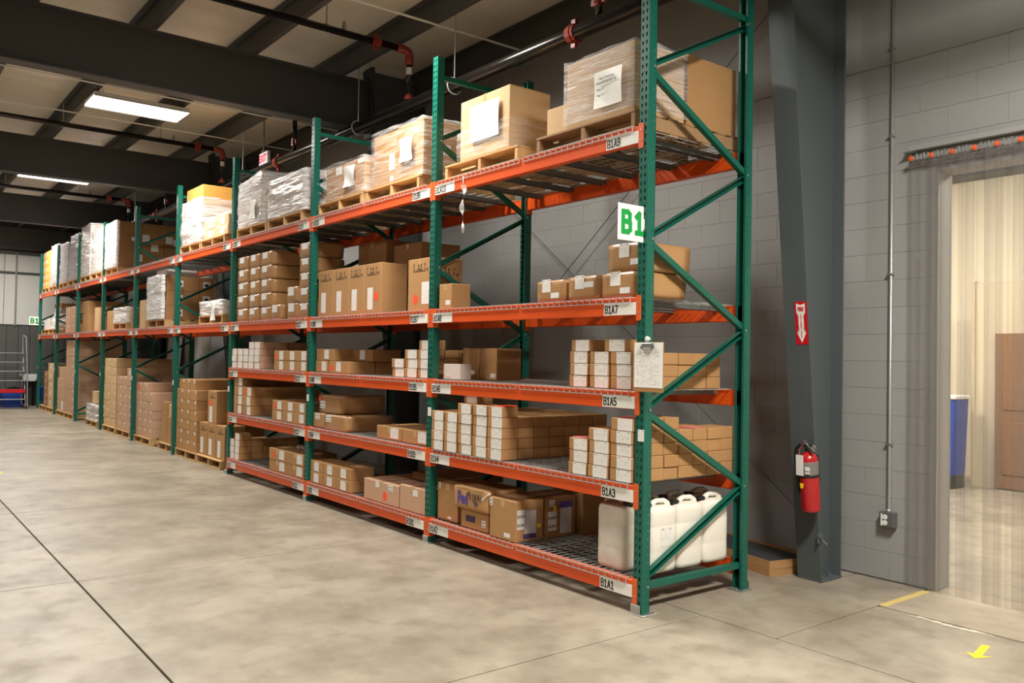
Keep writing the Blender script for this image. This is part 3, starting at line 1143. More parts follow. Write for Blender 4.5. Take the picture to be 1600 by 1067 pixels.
# ------------------------------------------------------------------ lettering of the tags and signs
GLYPH = {
    'B': [[(0, 0), (0, 1)], [(0, 1), (.36, 1), (.5, .9), (.5, .62), (.36, .52), (0, .52)], [(.36, .52), (.54, .42), (.54, .12), (.38, 0), (0, 0)]],
    '1': [[(.05, .8), (.28, 1), (.28, 0)], [(.05, 0), (.51, 0)]],
    'A': [[(0, 0), (.27, 1), (.54, 0)], [(.1, .33), (.44, .33)]],
    'C': [[(.54, .85), (.42, 1), (.14, 1), (0, .84), (0, .16), (.14, 0), (.42, 0), (.54, .15)]],
    'D': [[(0, 0), (0, 1), (.34, 1), (.54, .8), (.54, .2), (.34, 0), (0, 0)]],
    'E': [[(.5, 1), (0, 1), (0, 0), (.5, 0)], [(0, .52), (.42, .52)]],
    'F': [[(.5, 1), (0, 1), (0, 0)], [(0, .52), (.42, .52)]],
    'G': [[(.54, .85), (.42, 1), (.14, 1), (0, .84), (0, .16), (.14, 0), (.42, 0), (.54, .15), (.54, .45), (.3, .45)]],
    'H': [[(0, 0), (0, 1)], [(.54, 0), (.54, 1)], [(0, .5), (.54, .5)]],
    'I': [[(.27, 0), (.27, 1)], [(.08, 0), (.46, 0)], [(.08, 1), (.46, 1)]],
    '0': [[(.14, 0), (0, .16), (0, .84), (.14, 1), (.4, 1), (.54, .84), (.54, .16), (.4, 0), (.14, 0)]],
    '2': [[(.02, .82), (.14, 1), (.4, 1), (.52, .84), (.52, .66), (.02, 0), (.54, 0)]],
    '3': [[(.02, .86), (.14, 1), (.4, 1), (.52, .86), (.52, .64), (.4, .53), (.2, .53)], [(.4, .53), (.54, .4), (.54, .14), (.4, 0), (.14, 0), (.02, .14)]],
    '4': [[(.42, 0), (.42, 1), (0, .28), (.56, .28)]],
    '5': [[(.5, 1), (.06, 1), (.04, .56), (.38, .58), (.54, .44), (.54, .14), (.4, 0), (.14, 0), (.02, .12)]],
    '6': [[(.5, .88), (.4, 1), (.16, 1), (.02, .8), (.02, .16), (.14, 0), (.4, 0), (.53, .14), (.53, .42), (.4, .56), (.16, .56), (.02, .42)]],
    '7': [[(0, 1), (.54, 1), (.2, 0)]],
    '8': [[(.16, .53), (.04, .65), (.04, .86), (.16, 1), (.38, 1), (.5, .86), (.5, .65), (.38, .53), (.16, .53), (0, .4), (0, .14), (.14, 0), (.4, 0), (.54, .14), (.54, .4), (.38, .53)]],
    '9': [[(.04, .12), (.14, 0), (.38, 0), (.52, .2), (.52, .84), (.4, 1), (.14, 1), (.01, .86), (.01, .58), (.14, .44), (.38, .44), (.52, .58)]],
}


def glyphs(s, h, mat, weight=0.15, sx=0.95, adv=0.78):
    """upright block lettering, left edge at x = 0, facing the aisle"""
    key = ('gl', s, h, mat.name, weight)
    if key in CACHE:
        return CACHE[key]
    m = MB()
    x0 = 0.0
    nb = 0
    for ch in s:
        for line in GLYPH[ch]:
            for i in range(len(line) - 1):
                a = Vector((x0 + line[i][0] * h * sx, 0, line[i][1] * h))
                b = Vector((x0 + line[i + 1][0] * h * sx, 0, line[i + 1][1] * h))
                d = (b - a).normalized() * weight * h * 0.38
                o = Vector((0, -0.00006 * nb, 0))
                nb += 1
                m.bar(a - d + o, b + d + o, 0.0008, weight * h, (0, 1, 0))
        x0 += adv * h * sx
    CACHE[key] = m.mesh('lettering', mat)
    return CACHE[key]


# ------------------------------------------------------------------ pallet racks
POST_H = 4.275
PW, PD = 0.075, 0.072
FRAME_D = 1.09


def plate_holes(m, to3, width, height, pitch, cols, shape):
    """sheet width x height (u, v) with columns of holes; cols: list of (u0, u1, uc) strips."""
    nv = int(height / pitch)
    last = 0.0
    for (u0, u1, uc) in cols:
        if u0 - last > 1e-5:
            a = [(last, 0), (u0, 0), (u0, height), (last, height)]
            m.add([to3(*q) for q in a], [(0, 1, 2, 3)])
        last = u1
        for k in range(nv):
            v0, v1 = k * pitch, (k + 1) * pitch
            vc = (v0 + v1) / 2
            um = (u0 + u1) / 2
            outer = [(u0, v0), (um, v0), (u1, v0), (u1, vc), (u1, v1), (um, v1), (u0, v1), (u0, vc)]
            inner = [(uc + dx, vc + dv) for dx, dv in shape]
            vs = [to3(*q) for q in outer + inner]
            m.add(vs, [(i, (i + 1) % 8, 8 + (i + 1) % 8, 8 + i) for i in range(8)])
        v0 = nv * pitch
        a = [(u0, v0), (u1, v0), (u1, height), (u0, height)]
        m.add([to3(*q) for q in a], [(0, 1, 2, 3)])
    if width - last > 1e-5:
        a = [(last, 0), (width, 0), (width, height), (last, height)]
        m.add([to3(*q) for q in a], [(0, 1, 2, 3)])


def make_post():
    m = MB()
    tear = [(-0.0035, -0.013), (0.0, -0.015), (0.0035, -0.013), (0.0065, 0.002), (0.0065, 0.010), (0.0, 0.0135), (-0.0065, 0.010), (-0.0065, 0.002)]
    dot = [(-0.003, -0.003), (0, -0.0042), (0.003, -0.003), (0.0042, 0), (0.003, 0.003), (0, 0.0042), (-0.003, 0.003), (-0.0042, 0)]
    plate_holes(m, lambda u, v: (-PW + u, 0.0, v), PW, POST_H, 0.0508, [(0.006, 0.030, 0.018), (0.040, 0.064, 0.052)], tear)
    for x in (-PW, 0.0):
        plate_holes(m, lambda u, v, x=x: (x, u, v), PD, POST_H, 0.0508, [(0.044, 0.060, 0.052)], dot)
        s = 1 if x < 0 else -1
        m.box(min(x, x + s * 0.016), max(x, x + s * 0.016), PD - 0.002, PD, 0, POST_H)
    return m.mesh('post', GREEN)


def brace_mesh(p0, p1, open_front):
    """C channel brace in the frame plane (x across)."""
    m = MB()
    xa, xb = -0.056, -0.018
    xw = xa if open_front else xb
    a = Vector((xw, *p0))
    b = Vector((xw, *p1))
    m.bar(a, b, 0.0025, 0.040, (1, 0, 0))
    d = (b - a).normalized()
    n = Vector((1, 0, 0)).cross(d)
    for s in (-1, 1):
        q = n * s * 0.019 + Vector(((xa + xb) / 2 - xw, 0, 0))
        m.bar(a + q, b + q, 0.038, 0.0025, (1, 0, 0))
    return m


def make_frame():
    lab0 = 'green upright rack frame'
    e = empty('upright_frame', 'green perforated upright frame at the near end of the racks', 'rack frame', (0, 0, 0))
    pm = make_post()
    plate = MB()
    plate.cbox(-0.105, 0.03, -0.02, 0.105, 0.0, 0.008, 0.002)
    plate.cbox(-0.088, -0.006, -0.012, -0.004, 0.008, 0.062, 0.002)
    pl = plate.mesh('foot_plate', ZINC)
    bolt = MB()
    for x in (-0.065, -0.03):
        bolt.lathe([(0.009, 0), (0.009, 0.006), (0.005, 0.008)], 6, 0, Matrix.Translation((x, -0.012, 0.042)) @ Matrix.Rotation(math.pi / 2, 4, 'X'))
        bolt.lathe([(0.010, 0), (0.010, 0.01)], 6, 0, Matrix.Translation((x + 0.015, 0.09, 0.008)))
    bo = bolt.mesh('bolt', ZINC)
    for k in range(2):
        p = link('post', pm, e, (0, 0, 0) if k == 0 else (-PW, FRAME_D, 0), 0 if k == 0 else math.pi)
        link('foot_plate', pl, p)
        link('bolt', bo, p)
    y0, y1 = 0.05, FRAME_D - 0.05
    build(brace_mesh((y0, 0.175), (y1, 0.175), False), 'horizontal_brace', GREEN, e)
    build(brace_mesh((y0, 4.1), (y1, 4.1), False), 'horizontal_brace', GREEN, e)
    zs = [0.225, 0.74, 1.305, 1.85, 2.41, 2.965, 3.53, 4.06]
    for i in range(7):
        up = i % 2 == 0
        p0 = (y0 if up else y1, zs[i] + (0.0 if i == 0 else 0.018))
        p1 = (y1 if up else y0, zs[i + 1] - 0.018)
        build(brace_mesh(p0, p1, up), 'diagonal_brace', GREEN, e)
    for i, zz in enumerate([0.175] + zs[1:]):
        m = MB()
        yy = 0.052 if i % 2 == 0 else FRAME_D - 0.052
        m.lathe([(0.009, 0), (0.009, 0.005), (0.004, 0.006)], 6, 0, Matrix.Translation((0.0005, yy, zz)) @ Matrix.Rotation(math.pi / 2, 4, 'Y'))
        build(m, 'brace_bolt', ZINC, e)
    m = MB()
    m.cbox(-0.052, 0.002, -0.0035, -0.001, 1.105, 1.18, 0.0008)
    build(m, 'capacity_label', PAPER, e)
    return e


def copy_tree(o, parent=None):
    c = o.copy()
    COL.objects.link(c)
    if parent is not None:
        c.parent = parent
    for ch in list(o.children):
        copy_tree(ch, c)
    return c


def build_frames():
    f0 = make_frame()
    for i in range(1, 10):
        f = copy_tree(f0)
        f.location = (-PITCH * i, 0, 0)
        if i < 9:
            w = f'green perforated upright frame between the {BAY[i - 1]} and the {BAY[i].replace(" bay", "")} bay of the racks'
        else:
            w = 'green perforated upright frame at the far end of the racks'
        f['label'] = w.replace('bay and the', 'and')
        LABELS.append((f['label'], None))


build_frames()


def make_beam_meshes():
    L = PITCH - PW
    m = MB()
    m.cbox(0.0, L, -0.004, 0.05, -0.115, 0.0, 0.004)
    bar = m.mesh('beam_bar', ORANGE)
    con = MB()
    c = 0.007

    def plate(x0, x1, left):
        a, b, z0, z1 = x0, x1, -0.152, 0.013
        if left:
            poly = [(a + c, z0), (b, z0), (b, z1), (a + c, z1), (a, z1 - c), (a, z0 + c)]
        else:
            poly = [(a, z0), (b - c, z0), (b, z0 + c), (b, z1 - c), (b - c, z1), (a, z1)]
        con.prism(poly, -0.006, -0.001, 'xz')
    plate(-0.0345, 0.004, True)
    con.box(0.0005, 0.005, -0.003, 0.055, -0.152, 0.013)
    left = con.mesh('end_connector', ORANGE_W)
    con = MB()
    plate(L - 0.004, L + 0.0345, False)
    con.box(L - 0.005, L - 0.0005, -0.003, 0.055, -0.152, 0.013)
    right = con.mesh('end_connector', ORANGE_W)
    pin = MB()
    for dz in (-0.035, -0.1):
        pin.lathe([(0.006, 0), (0.006, 0.002), (0.003, 0.003)], 7, 0, Matrix.Translation((0, -0.006, dz)) @ Matrix.Rotation(math.pi / 2, 4, 'X'))
    pn = pin.mesh('rivet', ZINC)
    t = MB()
    t.cbox(-0.148, 0.148, -0.0062, -0.0042, -0.112, -0.033, 0.0006)
    tg = t.mesh('location_tag', SIGNWHITE)
    return L, bar, left, right, pn, tg


def build_beams():
    L, bar, left, right, pn, tg = make_beam_meshes()
    letters = 'ABCDEFGHI'
    for b in range(9):
        levels = range(5) if b < 3 else (3, 4)
        x0 = -(b + 1) * PITCH
        for li, lv in enumerate(levels):
            n1 = 2 * li + 1
            for side in ('front', 'back'):
                nm = SHELF[lv] if b < 3 else ('lower shelf' if lv == 3 else 'top shelf')
                if side == 'front' and b < 2:
                    lab = f'orange front beam of the {nm} in the {BAY[b]}, tagged B1{letters[b]}{n1} and B1{letters[b]}{n1 + 1}'
                elif side == 'front':
                    lab = f'orange front beam of the {nm} in the {BAY[b]} along the aisle'
                else:
                    lab = f'orange rear beam of the {nm} in the {BAY[b]}, by the wall'
                e = empty('shelf_beam', lab, 'beam', (x0, 0 if side == 'front' else FRAME_D, HB[lv]))
                if side == 'back':
                    e.rotation_euler = (0, 0, math.pi)
                    e.location = (x0 + L, FRAME_D, HB[lv])
                link('beam_bar', bar, e)
                c1 = link('end_connector', left, e)
                c2 = link('end_connector', right, e)
                if side == 'front':
                    link('rivet', pn, c1, (-0.016, 0, 0))
                    link('rivet', pn, c2, (L + 0.016, 0, 0))
                    for k, (xc, num) in enumerate(((L - 0.004 - 0.15, n1), (0.15 + 0.006, n1 + 1))):
                        t = link('location_tag', tg, e, (xc, 0, 0))
                        s = f'B1{letters[b]}{num}'
                        link('lettering', glyphs(s, 0.048, INK, 0.17, 0.84), t, (-0.134, -0.0066, -0.097))


build_beams()


def build_decks():
    w = 1.16
    m = MB()
    r = 0.0027
    ny = int(w / 0.0635)
    xs = [-w / 2 + 0.01 + k * (w - 0.02) / ny for k in range(ny + 1)]

    def wire(p0, p1, t=r):
        m.bar(p0, p1, 2 * t, 2 * t, (1, 0, 0) if abs(p1[0] - p0[0]) < 0.5 else (0, 1, 0))
    for x in xs:
        wire((x, -0.0105, 0.0045), (x, 1.085, 0.0045), 0.0021)
        wire((x, -0.0105, 0.0065), (x, -0.0105, -0.033))
    y = 0.03
    while y < 1.08:
        wire((xs[0], y, 0.0012), (xs[-1], y, 0.0012), 0.0019)
        y += 0.1
    wire((xs[0], -0.0135, -0.031), (xs[-1], -0.0135, -0.031))
    wire((xs[0], -0.0125, 0.003), (xs[-1], -0.0125, 0.003))
    wm = m.mesh('wire_grid', GALV)
    m = MB()
    m.box(-0.03, 0.03, 0.052, 1.038, -0.003, -0.001)
    m.box(-0.03, -0.0275, 0.052, 1.038, -0.036, -0.003)
    m.box(0.0275, 0.03, 0.052, 1.038, -0.036, -0.003)
    cm = m.mesh('support_channel', CHANNEL)
    L = PITCH - PW
    for b in range(9):
        levels = range(5) if b < 3 else (3, 4)
        for lv in levels:
            nm = SHELF[lv] if b < 3 else ('lower shelf' if lv == 3 else 'top shelf')
            for k, (xc, s) in enumerate(((0.045 + w / 2 + 0.0, 'farther'), (L - 0.045 - w / 2, 'nearer'))):
                e = empty('wire_deck', f'grey wire mesh deck on the {s} half of the {nm} in the {BAY[b]}', 'wire deck', (-(b + 1) * PITCH + xc, 0, HB[lv]))
                g = link('wire_grid', wm, e)
                g['kind'] = 'stuff'
                for dx in (-0.42, 0, 0.42):
                    link('support_channel', cm, e, (dx, 0, 0))


build_decks()


# ------------------------------------------------------------------ row signs
def b1_sign(x, y, z0, label):
    e = empty('row_sign', label, 'sign', (x, y, z0))
    h, wd = 0.232, 0.232
    m = MB()
    m.cbox(-0.002, 0.002, -wd, 0, 0, h, 0.0008)
    build(m, 'sign_panel', SIGNWHITE, e)
    t = glyphs('B1', 0.125, SIGNGREEN, 0.27, 0.95, 0.95)
    o = link('lettering', t, e, (0.0028, -wd + 0.045, 0.055), math.pi / 2)
    m = MB()
    m.cbox(-0.006, 0.004, -0.012, 0.0, h * 0.35, h * 0.65, 0.002)
    m.cbox(-0.012, 0.012, -0.006, 0.0, h * 0.35, h * 0.65, 0.002)
    build(m, 'mounting_clip', WHITE, e)


b1_sign(-0.03, -0.001, 2.382, 'white square sign with green B1 on the near end frame above the wrapped boxes')
b1_sign(-22.66, -0.001, 2.30, 'white square sign with green B1 on the far end frame of the racks')


# ------------------------------------------------------------------ clipboard on the near post
def build_clipboard():
    e = empty('clipboard', 'hardboard clipboard holding a white printed list on the near green post', 'clipboard', (0.055, -0.03, 1.425))
    m = MB()
    m.cbox(-0.13, 0.13, -0.002, 0.002, 0.0, 0.315, 0.0015)
    build(m, 'board', BOARD, e)
    m = MB()
    m.box(-0.118, 0.125, -0.0032, -0.0022, 0.028, 0.312)
    build(m, 'paper', SHEET, e)
    m = MB()
    m.path([(-0.055, -0.008, 0.288), (-0.05, -0.012, 0.275), (0.05, -0.012, 0.275), (0.055, -0.008, 0.288)], 0.006, 6)
    m.cbox(-0.05, 0.05, -0.009, -0.003, 0.285, 0.31, 0.002)
    cl = build(m, 'clip', ZINC, e)
    m = MB()
    m.path([(-0.055, -0.011, 0.292), (-0.05, -0.014, 0.279), (-0.035, -0.014, 0.275)], 0.005, 6)
    m.path([(0.055, -0.011, 0.292), (0.05, -0.014, 0.279), (0.035, -0.014, 0.275)], 0.005, 6)
    build(m, 'clip_arm', BLACK, cl)
    m = MB()
    m.lathe([(0.018, 0), (0.018, 0.006), (0.01, 0.01)], 14, 0, Matrix.Translation((-0.01, 0.002, 0.335)) @ Matrix.Rotation(math.pi / 2, 4, 'X'))
    m.path([(0.008, -0.004, 0.33), (0.02, -0.012, 0.33), (0.024, -0.014, 0.345)], 0.003, 5)
    m.path([(-0.01, 0.002, 0.335), (-0.01, 0.028, 0.335)], 0.004, 5)
    build(m, 'hook', WHITE, e)


build_clipboard()

# ------------------------------------------------------------------ cartons
def carton_mesh(w, d, h, mat, soft=0.0):
    key = ('c', round(w, 3), round(d, 3), round(h, 3), mat.name, soft)
    if key in CACHE:
        return CACHE[key]
    m = MB()
    if not soft:
        m.cbox(-w / 2, w / 2, 0, d, 0, h, min(0.004, h * 0.05))
        me = m.mesh('cardboard_carton', mat)
    else:
        # film covered carton: slightly puffed faces and rounded edges
        n = 6
        rnd = random.Random(int(w * 1000) + int(h * 999))
        r = min(0.013, h * 0.1)
        def pt(u, v, t):
            x, y, z = (u - 0.5) * w, v * d, t * h
            def pull(a, lo, hi):
                return max(lo + r, min(hi - r, a))
            q = Vector((pull(x, -w / 2, w / 2), pull(y, 0, d), pull(z, 0, h)))
            dv = Vector((x, y, z)) - q
            if dv.length > 1e-6:
                p = q + dv.normalized() * r
            else:
                p = Vector((x, y, z))
            return p
        idx = {}
        for a in range(n + 1):
            for b in range(n + 1):
                for c in range(n + 1):
                    if a in (0, n) or b in (0, n) or c in (0, n):
                        p = pt(a / n, b / n, c / n)
                        k = 0.009 * soft
                        p += Vector((noise.noise(p * 9), noise.noise(p * 9 + Vector((7, 0, 0))), 0.0)) * k
                        if c == n:
                            p.z += 0.006 * soft * noise.noise(p * 11)
                        p = Vector((max(-w / 2, min(w / 2, p.x)), max(0.0, min(d, p.y)), max(0.0, min(h, p.z))))
                        idx[(a, b, c)] = len(m.v)
                        m.v.append(tuple(p))
        for a in range(n):
            for b in range(n):
                for (o, f) in ((0, 1), (n, 0)):
                    for ax in range(3):
                        def K(i, j, k=o, ax=ax):
                            t = [0, 0, 0]
                            t[ax] = k
                            t[(ax + 1) % 3] = i
                            t[(ax + 2) % 3] = j
                            return idx[tuple(t)]
                        q = [K(a, b), K(a + 1, b), K(a + 1, b + 1), K(a, b + 1)]
                        m.f.append(tuple(reversed(q)) if o == 0 else tuple(q))
                        m.m.append(0)
        me = m.mesh('cardboard_carton', mat, True)
    CACHE[key] = me
    return me


STICK = {
    'print': ('shipping_label', lambda: PAPER), 'red': ('shipping_label', lambda: PAPER_R), 'blank': ('blank_label', lambda: PAPER_B),
    'sheet': ('printed_sheet', lambda: SHEET), 'bar': ('barcode_label', lambda: BARCODE), 'dot': ('round_sticker', lambda: DOT),
    'purple': ('courier_band', lambda: PURPLE), 'pouch': ('courier_pouch', lambda: POUCH), 'yellow': ('yellow_sticker', lambda: YELLOW),
    'tape': ('packing_tape', lambda: TAPE), 'ink': ('printed_panel', lambda: INK), 'dark': ('printed_panel', lambda: PURPLE_D),
}
PURPLE_D = pmat('dark_purple_print', (52, 40, 78), rough=0.5)


def sticker_mesh(kind, w, h):
    key = ('s', kind, round(w, 3), round(h, 3))
    if key in CACHE:
        return CACHE[key]
    m = MB()
    if kind == 'dot':
        m.lathe([(w / 2, 0), (w / 2, 0.0012)], 16, 0, Matrix.Rotation(math.pi / 2, 4, 'X'))
    elif kind == 'marks':
        # handling marks: two up arrows over a bar, with small symbols either side and a line of text
        def R(x0, x1, z0, z1):
            m.box(x0 * w, x1 * w, -0.0008, 0, z0 * h, z1 * h)
        for x in (-0.10, 0.06):
            R(x - 0.016, x + 0.016, 0.06, 0.34)
            m.prism([((x - 0.045) * w, 0.32 * h), ((x + 0.045) * w, 0.32 * h), (x * w, 0.5 * h)], -0.0008, 0, 'xz')
        R(-0.18, 0.13, -0.04, 0.02)
        for x in (-0.38, 0.30):
            R(x - 0.03, x + 0.03, 0.34, 0.48)
            R(x - 0.06, x + 0.06, 0.2, 0.225)
            R(x - 0.016, x + 0.016, -0.1, 0.12)
            R(x - 0.04, x + 0.04, -0.12, -0.08)
        R(0.42, 0.49, -0.22, 0.02)
        R(-0.42, 0.34, -0.24, -0.20)
        R(-0.3, 0.2, -0.15, -0.115)
    else:
        m.box(-w / 2, w / 2, -0.0012, 0, -h / 2, h / 2)
    me = m.mesh('label', INK if kind == 'marks' else STICK[kind][1]())
    CACHE[key] = me
    return me


def stick(o, face, w, d, h, kind, u, v, sw, sh):
    """label on the front (facing the aisle) or on the side facing the near end."""
    me = sticker_mesh(kind, sw, sh)
    nm = 'handling_marks' if kind == 'marks' else STICK[kind][0]
    if face == 'f':
        s = link(nm, me, o, (-w / 2 + u * w, -0.0004, v * h))
    elif face == 't':
        s = link(nm, me, o, (-w / 2 + u * w, d * v, h + 0.0004))
        s.rotation_euler = (-math.pi / 2, 0, 0)
    else:
        s = link(nm, me, o, (w / 2 + 0.0004, u * d, v * h), math.pi / 2)
    return s


RJ = random.Random(5)


def carton(x0, x1, y, d, z, h, label, mat=None, st=(), name='cardboard_carton', group=None, soft=0.0, jit=1.0, tape=False, cat='box'):
    mat = mat or CARD
    w = x1 - x0 - 0.003
    o = link(name, carton_mesh(w, d - 0.002, h - 0.0015, mat, soft), None, ((x0 + x1) / 2, y + RJ.uniform(-0.004, 0.004) * jit, z + 0.0005), RJ.uniform(-0.006, 0.006) * jit)
    tag(o, label, cat, group)
    for s in st:
        face, kind, u, v, sw, sh = s
        stick(o, face, w, d - 0.002, h - 0.0015, kind, u, v, sw, sh)
    if tape:
        m = ('tape', round(w, 3), round(d, 3), round(h, 3))
        if m not in CACHE:
            b = MB()
            b.box(-0.024, 0.024, 0.0, d - 0.002, h - 0.0012, h - 0.0006)
            b.box(-0.024, 0.024, -0.0008, 0.0, h - 0.06, h - 0.0006)
            b.box(-0.002, 0.002, 0.0, d - 0.002, h - 0.0016, h - 0.0011)
            CACHE[m] = b.mesh('packing_tape', TAPE)
        link('packing_tape', CACHE[m], o)
    return o


LAYER = ['bottom layer', 'second layer', 'third layer', 'fourth layer', 'fifth layer', 'sixth layer', 'seventh layer', 'eighth layer', 'ninth layer', 'tenth layer']


def stack(cols, y, dw, z, rh, rows, where, kind='carton', mat=None, lab=None, group=None, soft=0.0, extra=None, name='cardboard_carton', full_side=True, first_d=None, tape=False):
    """cols: (x0, x1) spans; rows[c][k]: layers of column c, k-th from the front."""
    mat = mat or CARD
    if kind != 'carton':
        name = kind.replace(' ', '_')
    nc = len(cols)
    fill = MB()
    for c, (x0, x1) in enumerate(cols):
        for k, n in enumerate(rows[c]):
            for r in range(n):
                front = k == 0
                over_front = r >= rows[c][k - 1] if k else True
                right = c == nc - 1 or r >= max(rows[c + 1][k] if k < len(rows[c + 1]) else 0, 0)
                top = r == n - 1
                if not (front or over_front or right or top) or (top and not (front or over_front or right) and z + (r + 1) * rh > 1.62):
                    fill.cbox(x0 + 0.002, x1 - 0.002, y + k * dw + 0.002, y + (k + 1) * dw - 0.004, z + r * rh + 0.0008, z + (r + 1) * rh - 0.0008, 0.003)
                    continue
                wh = [kind, LAYER[r]]
                if nc > 1:
                    if c == 0:
                        wh.append('far column')
                    elif c == nc - 1:
                        wh.append('near column')
                    else:
                        wh.append(f'{ORD[c]} column' if nc > 3 else 'middle column')
                if len(rows[c]) > 1:
                    wh.append('front' if k == 0 else f'{ORD[k]} back')
                label = f"{wh[0]} in {wh[1]}, {', '.join(wh[2:])}{', ' if wh[2:] else ''}{where}"
                st = lab if (front and lab) else ()
                if callable(st):
                    st = st(c, r)
                xj = RJ.uniform(-0.006, 0.006)
                carton(x0 + xj, x1 + xj, y + k * dw, dw - 0.004, z + r * rh, rh, label, mat, st, name, group, soft, 0.8, tape)
    if fill.v:
        o = build(fill, 'inner_cartons', mat)
        tag(o, f'cartons packed out of sight inside the {where}', 'boxes', None, 'stuff')


# ---- small labelled cartons: white label over most of the front
def small_lab(w, h, kind='print', u=0.6, f=0.72):
    return (('f', kind, u, 0.5, w * f, h * 0.94),)


def labelled(cols, h, redset=(), u=0.62, f=0.70):
    w = cols[0][1] - cols[0][0]
    def g(c, r):
        return small_lab(w, h, 'red' if (c, r) in redset else 'print', u, f)
    return g


# ================= nearest bay
# bottom shelf
z = Z[0]
carton(-2.485, -2.175, 0.062, 0.40, z, 0.315, 'tall plain carton at the far end of the bottom shelf, behind the green post', CARD, (('f', 'bar', 0.10, 0.92, 0.035, 0.05), ('f', 'blank', 0.62, 0.09, 0.06, 0.022)), tape=True)
carton(-2.085, -1.70, 0.035, 0.40, z, 0.155, 'small brown carton with dark printed panel under the courier carton, bottom shelf', CARD, (('f', 'dark', 0.36, 0.52, 0.13, 0.052), ('f', 'bar', 0.84, 0.42, 0.06, 0.055)))
c_ = carton(-2.14, -1.665, 0.0, 0.37, z + 0.158, 0.185, 'battered courier carton with purple letters and marker scrawl, bottom shelf', CARD, (('f', 'tape', 0.5, 0.97, 0.40, 0.012),), soft=0.6)
link('lettering', text_mesh('Fed', 0.135, PURPLE, 0.78, 0.0004, 0.006), c_, (-0.11, -0.002, 0.085))
link('lettering', text_mesh('Ex', 0.05, PURPLE, 0.8, 0.0004, 0.002), c_, (0.075, -0.002, 0.058))
m_ = MB()
for (dx, dz) in ((0.0, 0.0), (0.042, 0.0), (0.084, 0.003)):
    m_.path([(0.045 + dx + 0.017 * math.cos(t), -0.003, 0.115 + dz + 0.026 * math.sin(t)) for t in [k * math.pi / 5 for k in range(11)]], 0.0028, 4, caps=False)
m_.path([(-0.02, -0.003, 0.155), (-0.03, -0.003, 0.12), (0.005, -0.003, 0.12)], 0.003, 4)
m_.path([(0.0, -0.003, 0.145), (0.0, -0.003, 0.085)], 0.003, 4)
m_.path([(0.02, -0.003, 0.07), (0.045, -0.003, 0.085), (0.06, -0.003, 0.06), (0.09, -0.003, 0.075), (0.11, -0.003, 0.06)], 0.002, 4)
build(m_, 'marker_writing', INK, c_)
carton(-1.645, -1.31, 0.012, 0.275, z, 0.31, 'big brown carton with courier pouch and barcode on its side, bottom shelf', CARD, (
    ('f', 'blank', 0.68, 0.13, 0.075, 0.032), ('f', 'bar', 0.05, 0.88, 0.04, 0.06),
    ('s', 'bar', 0.20, 0.55, 0.085, 0.15), ('s', 'pouch', 0.52, 0.44, 0.115, 0.20), ('s', 'purple', 0.50, 0.13, 0.125, 0.035), ('s', 'yellow', 0.84, 0.36, 0.04, 0.03)), tape=True)
carton(-1.645, -1.30, 0.30, 0.31, z, 0.315, 'big brown carton with purple banded pouch, behind the courier pouch carton', CARD_D, (
    ('s', 'bar', 0.2, 0.42, 0.09, 0.15), ('s', 'pouch', 0.66, 0.40, 0.12, 0.20), ('s', 'purple', 0.66, 0.80, 0.14, 0.05), ('s', 'yellow', 0.28, 0.72, 0.025, 0.045), ('s', 'bar', 0.18, 0.86, 0.06, 0.05)), tape=True)
carton(-1.62, -1.24, 0.63, 0.40, z, 0.33, 'plain brown carton rearmost of the three big ones on the bottom shelf', CARD_D, ())
# zip tie scrap hanging on the courier carton corner
m_ = MB()
m_.path([(-1.72, -0.015, 0.49), (-1.68, -0.02, 0.515), (-1.645, -0.012, 0.54), (-1.635, 0.004, 0.55)], [0.008, 0.004, 0.004, 0.008], 6)
o_ = build(m_, 'plastic_tie', WHITE)
tag(o_, 'white plastic tie sticking out between the courier cartons, bottom shelf', 'plastic tie')

# second shelf, far stack and near stack of small labelled cartons
cw = [(-2.49, -2.30), (-2.285, -2.095), (-2.085, -1.89), (-1.875, -1.68), (-1.67, -1.475)]
rows = [[4] + [4] * 6, [4] + [4] * 6, [5] + [4] * 6, [5] + [4] * 6, [5] + [4] * 6]
stack(cw, -0.012, 0.163, Z[1], 0.0835, rows, 'far stack, second shelf, nearest bay', 'labelled carton', CARD, labelled(cw, 0.0835), 'small cartons, far stack, second shelf')
carton(-2.06, -1.865, 0.03, 0.163, Z[1] + 5 * 0.0835, 0.0835, 'red stamped carton alone on top of the far stack, second shelf', CARD, small_lab(0.195, 0.0835, 'red'))
m_ = MB()
m_.cbox(-1.60, -1.48, -0.005, 0.14, Z[1] + 5 * 0.0835 + 0.001, Z[1] + 5 * 0.0835 + 0.008, 0.002)
tag(build(m_, 'red_slip', DOT), 'orange red slip lying on the near top edge of the far carton stack', 'paper slip')
cw = [(-0.715, -0.525), (-0.512, -0.318), (-0.303, -0.095)]
rows = [[3] * 4, [4] * 6, [5, 5, 5, 4, 4, 4, 4]]
stack(cw, 0.0, 0.150, Z[1], 0.0835, rows, 'near stack, second shelf, nearest bay', 'labelled carton', CARD, labelled(cw, 0.0835, {(2, 4)}), 'small cartons, near stack, second shelf')
for k_, (a_, b_, c0, lbl) in enumerate(((-0.70, 0.02, 3, 'pink slip lying on the lowest step of the near carton stack'), (-0.26, 0.03, 5, 'pink slip lying on top of the near carton stack by the post'), (-0.24, 0.58, 4, 'pink slip lying further back on the near carton stack'))):
    m_ = MB()
    m_.cbox(a_, a_ + 0.14, b_, b_ + 0.12, Z[1] + c0 * 0.0835 + 0.001, Z[1] + c0 * 0.0835 + 0.006, 0.002)
    tag(build(m_, 'paper_slip', pmat('pink_paper', (226, 120, 120), rough=0.6) if 'pink' not in CACHE else CACHE['pink']), lbl, 'paper slip')
    CACHE['pink'] = bpy.data.materials['pink_paper']

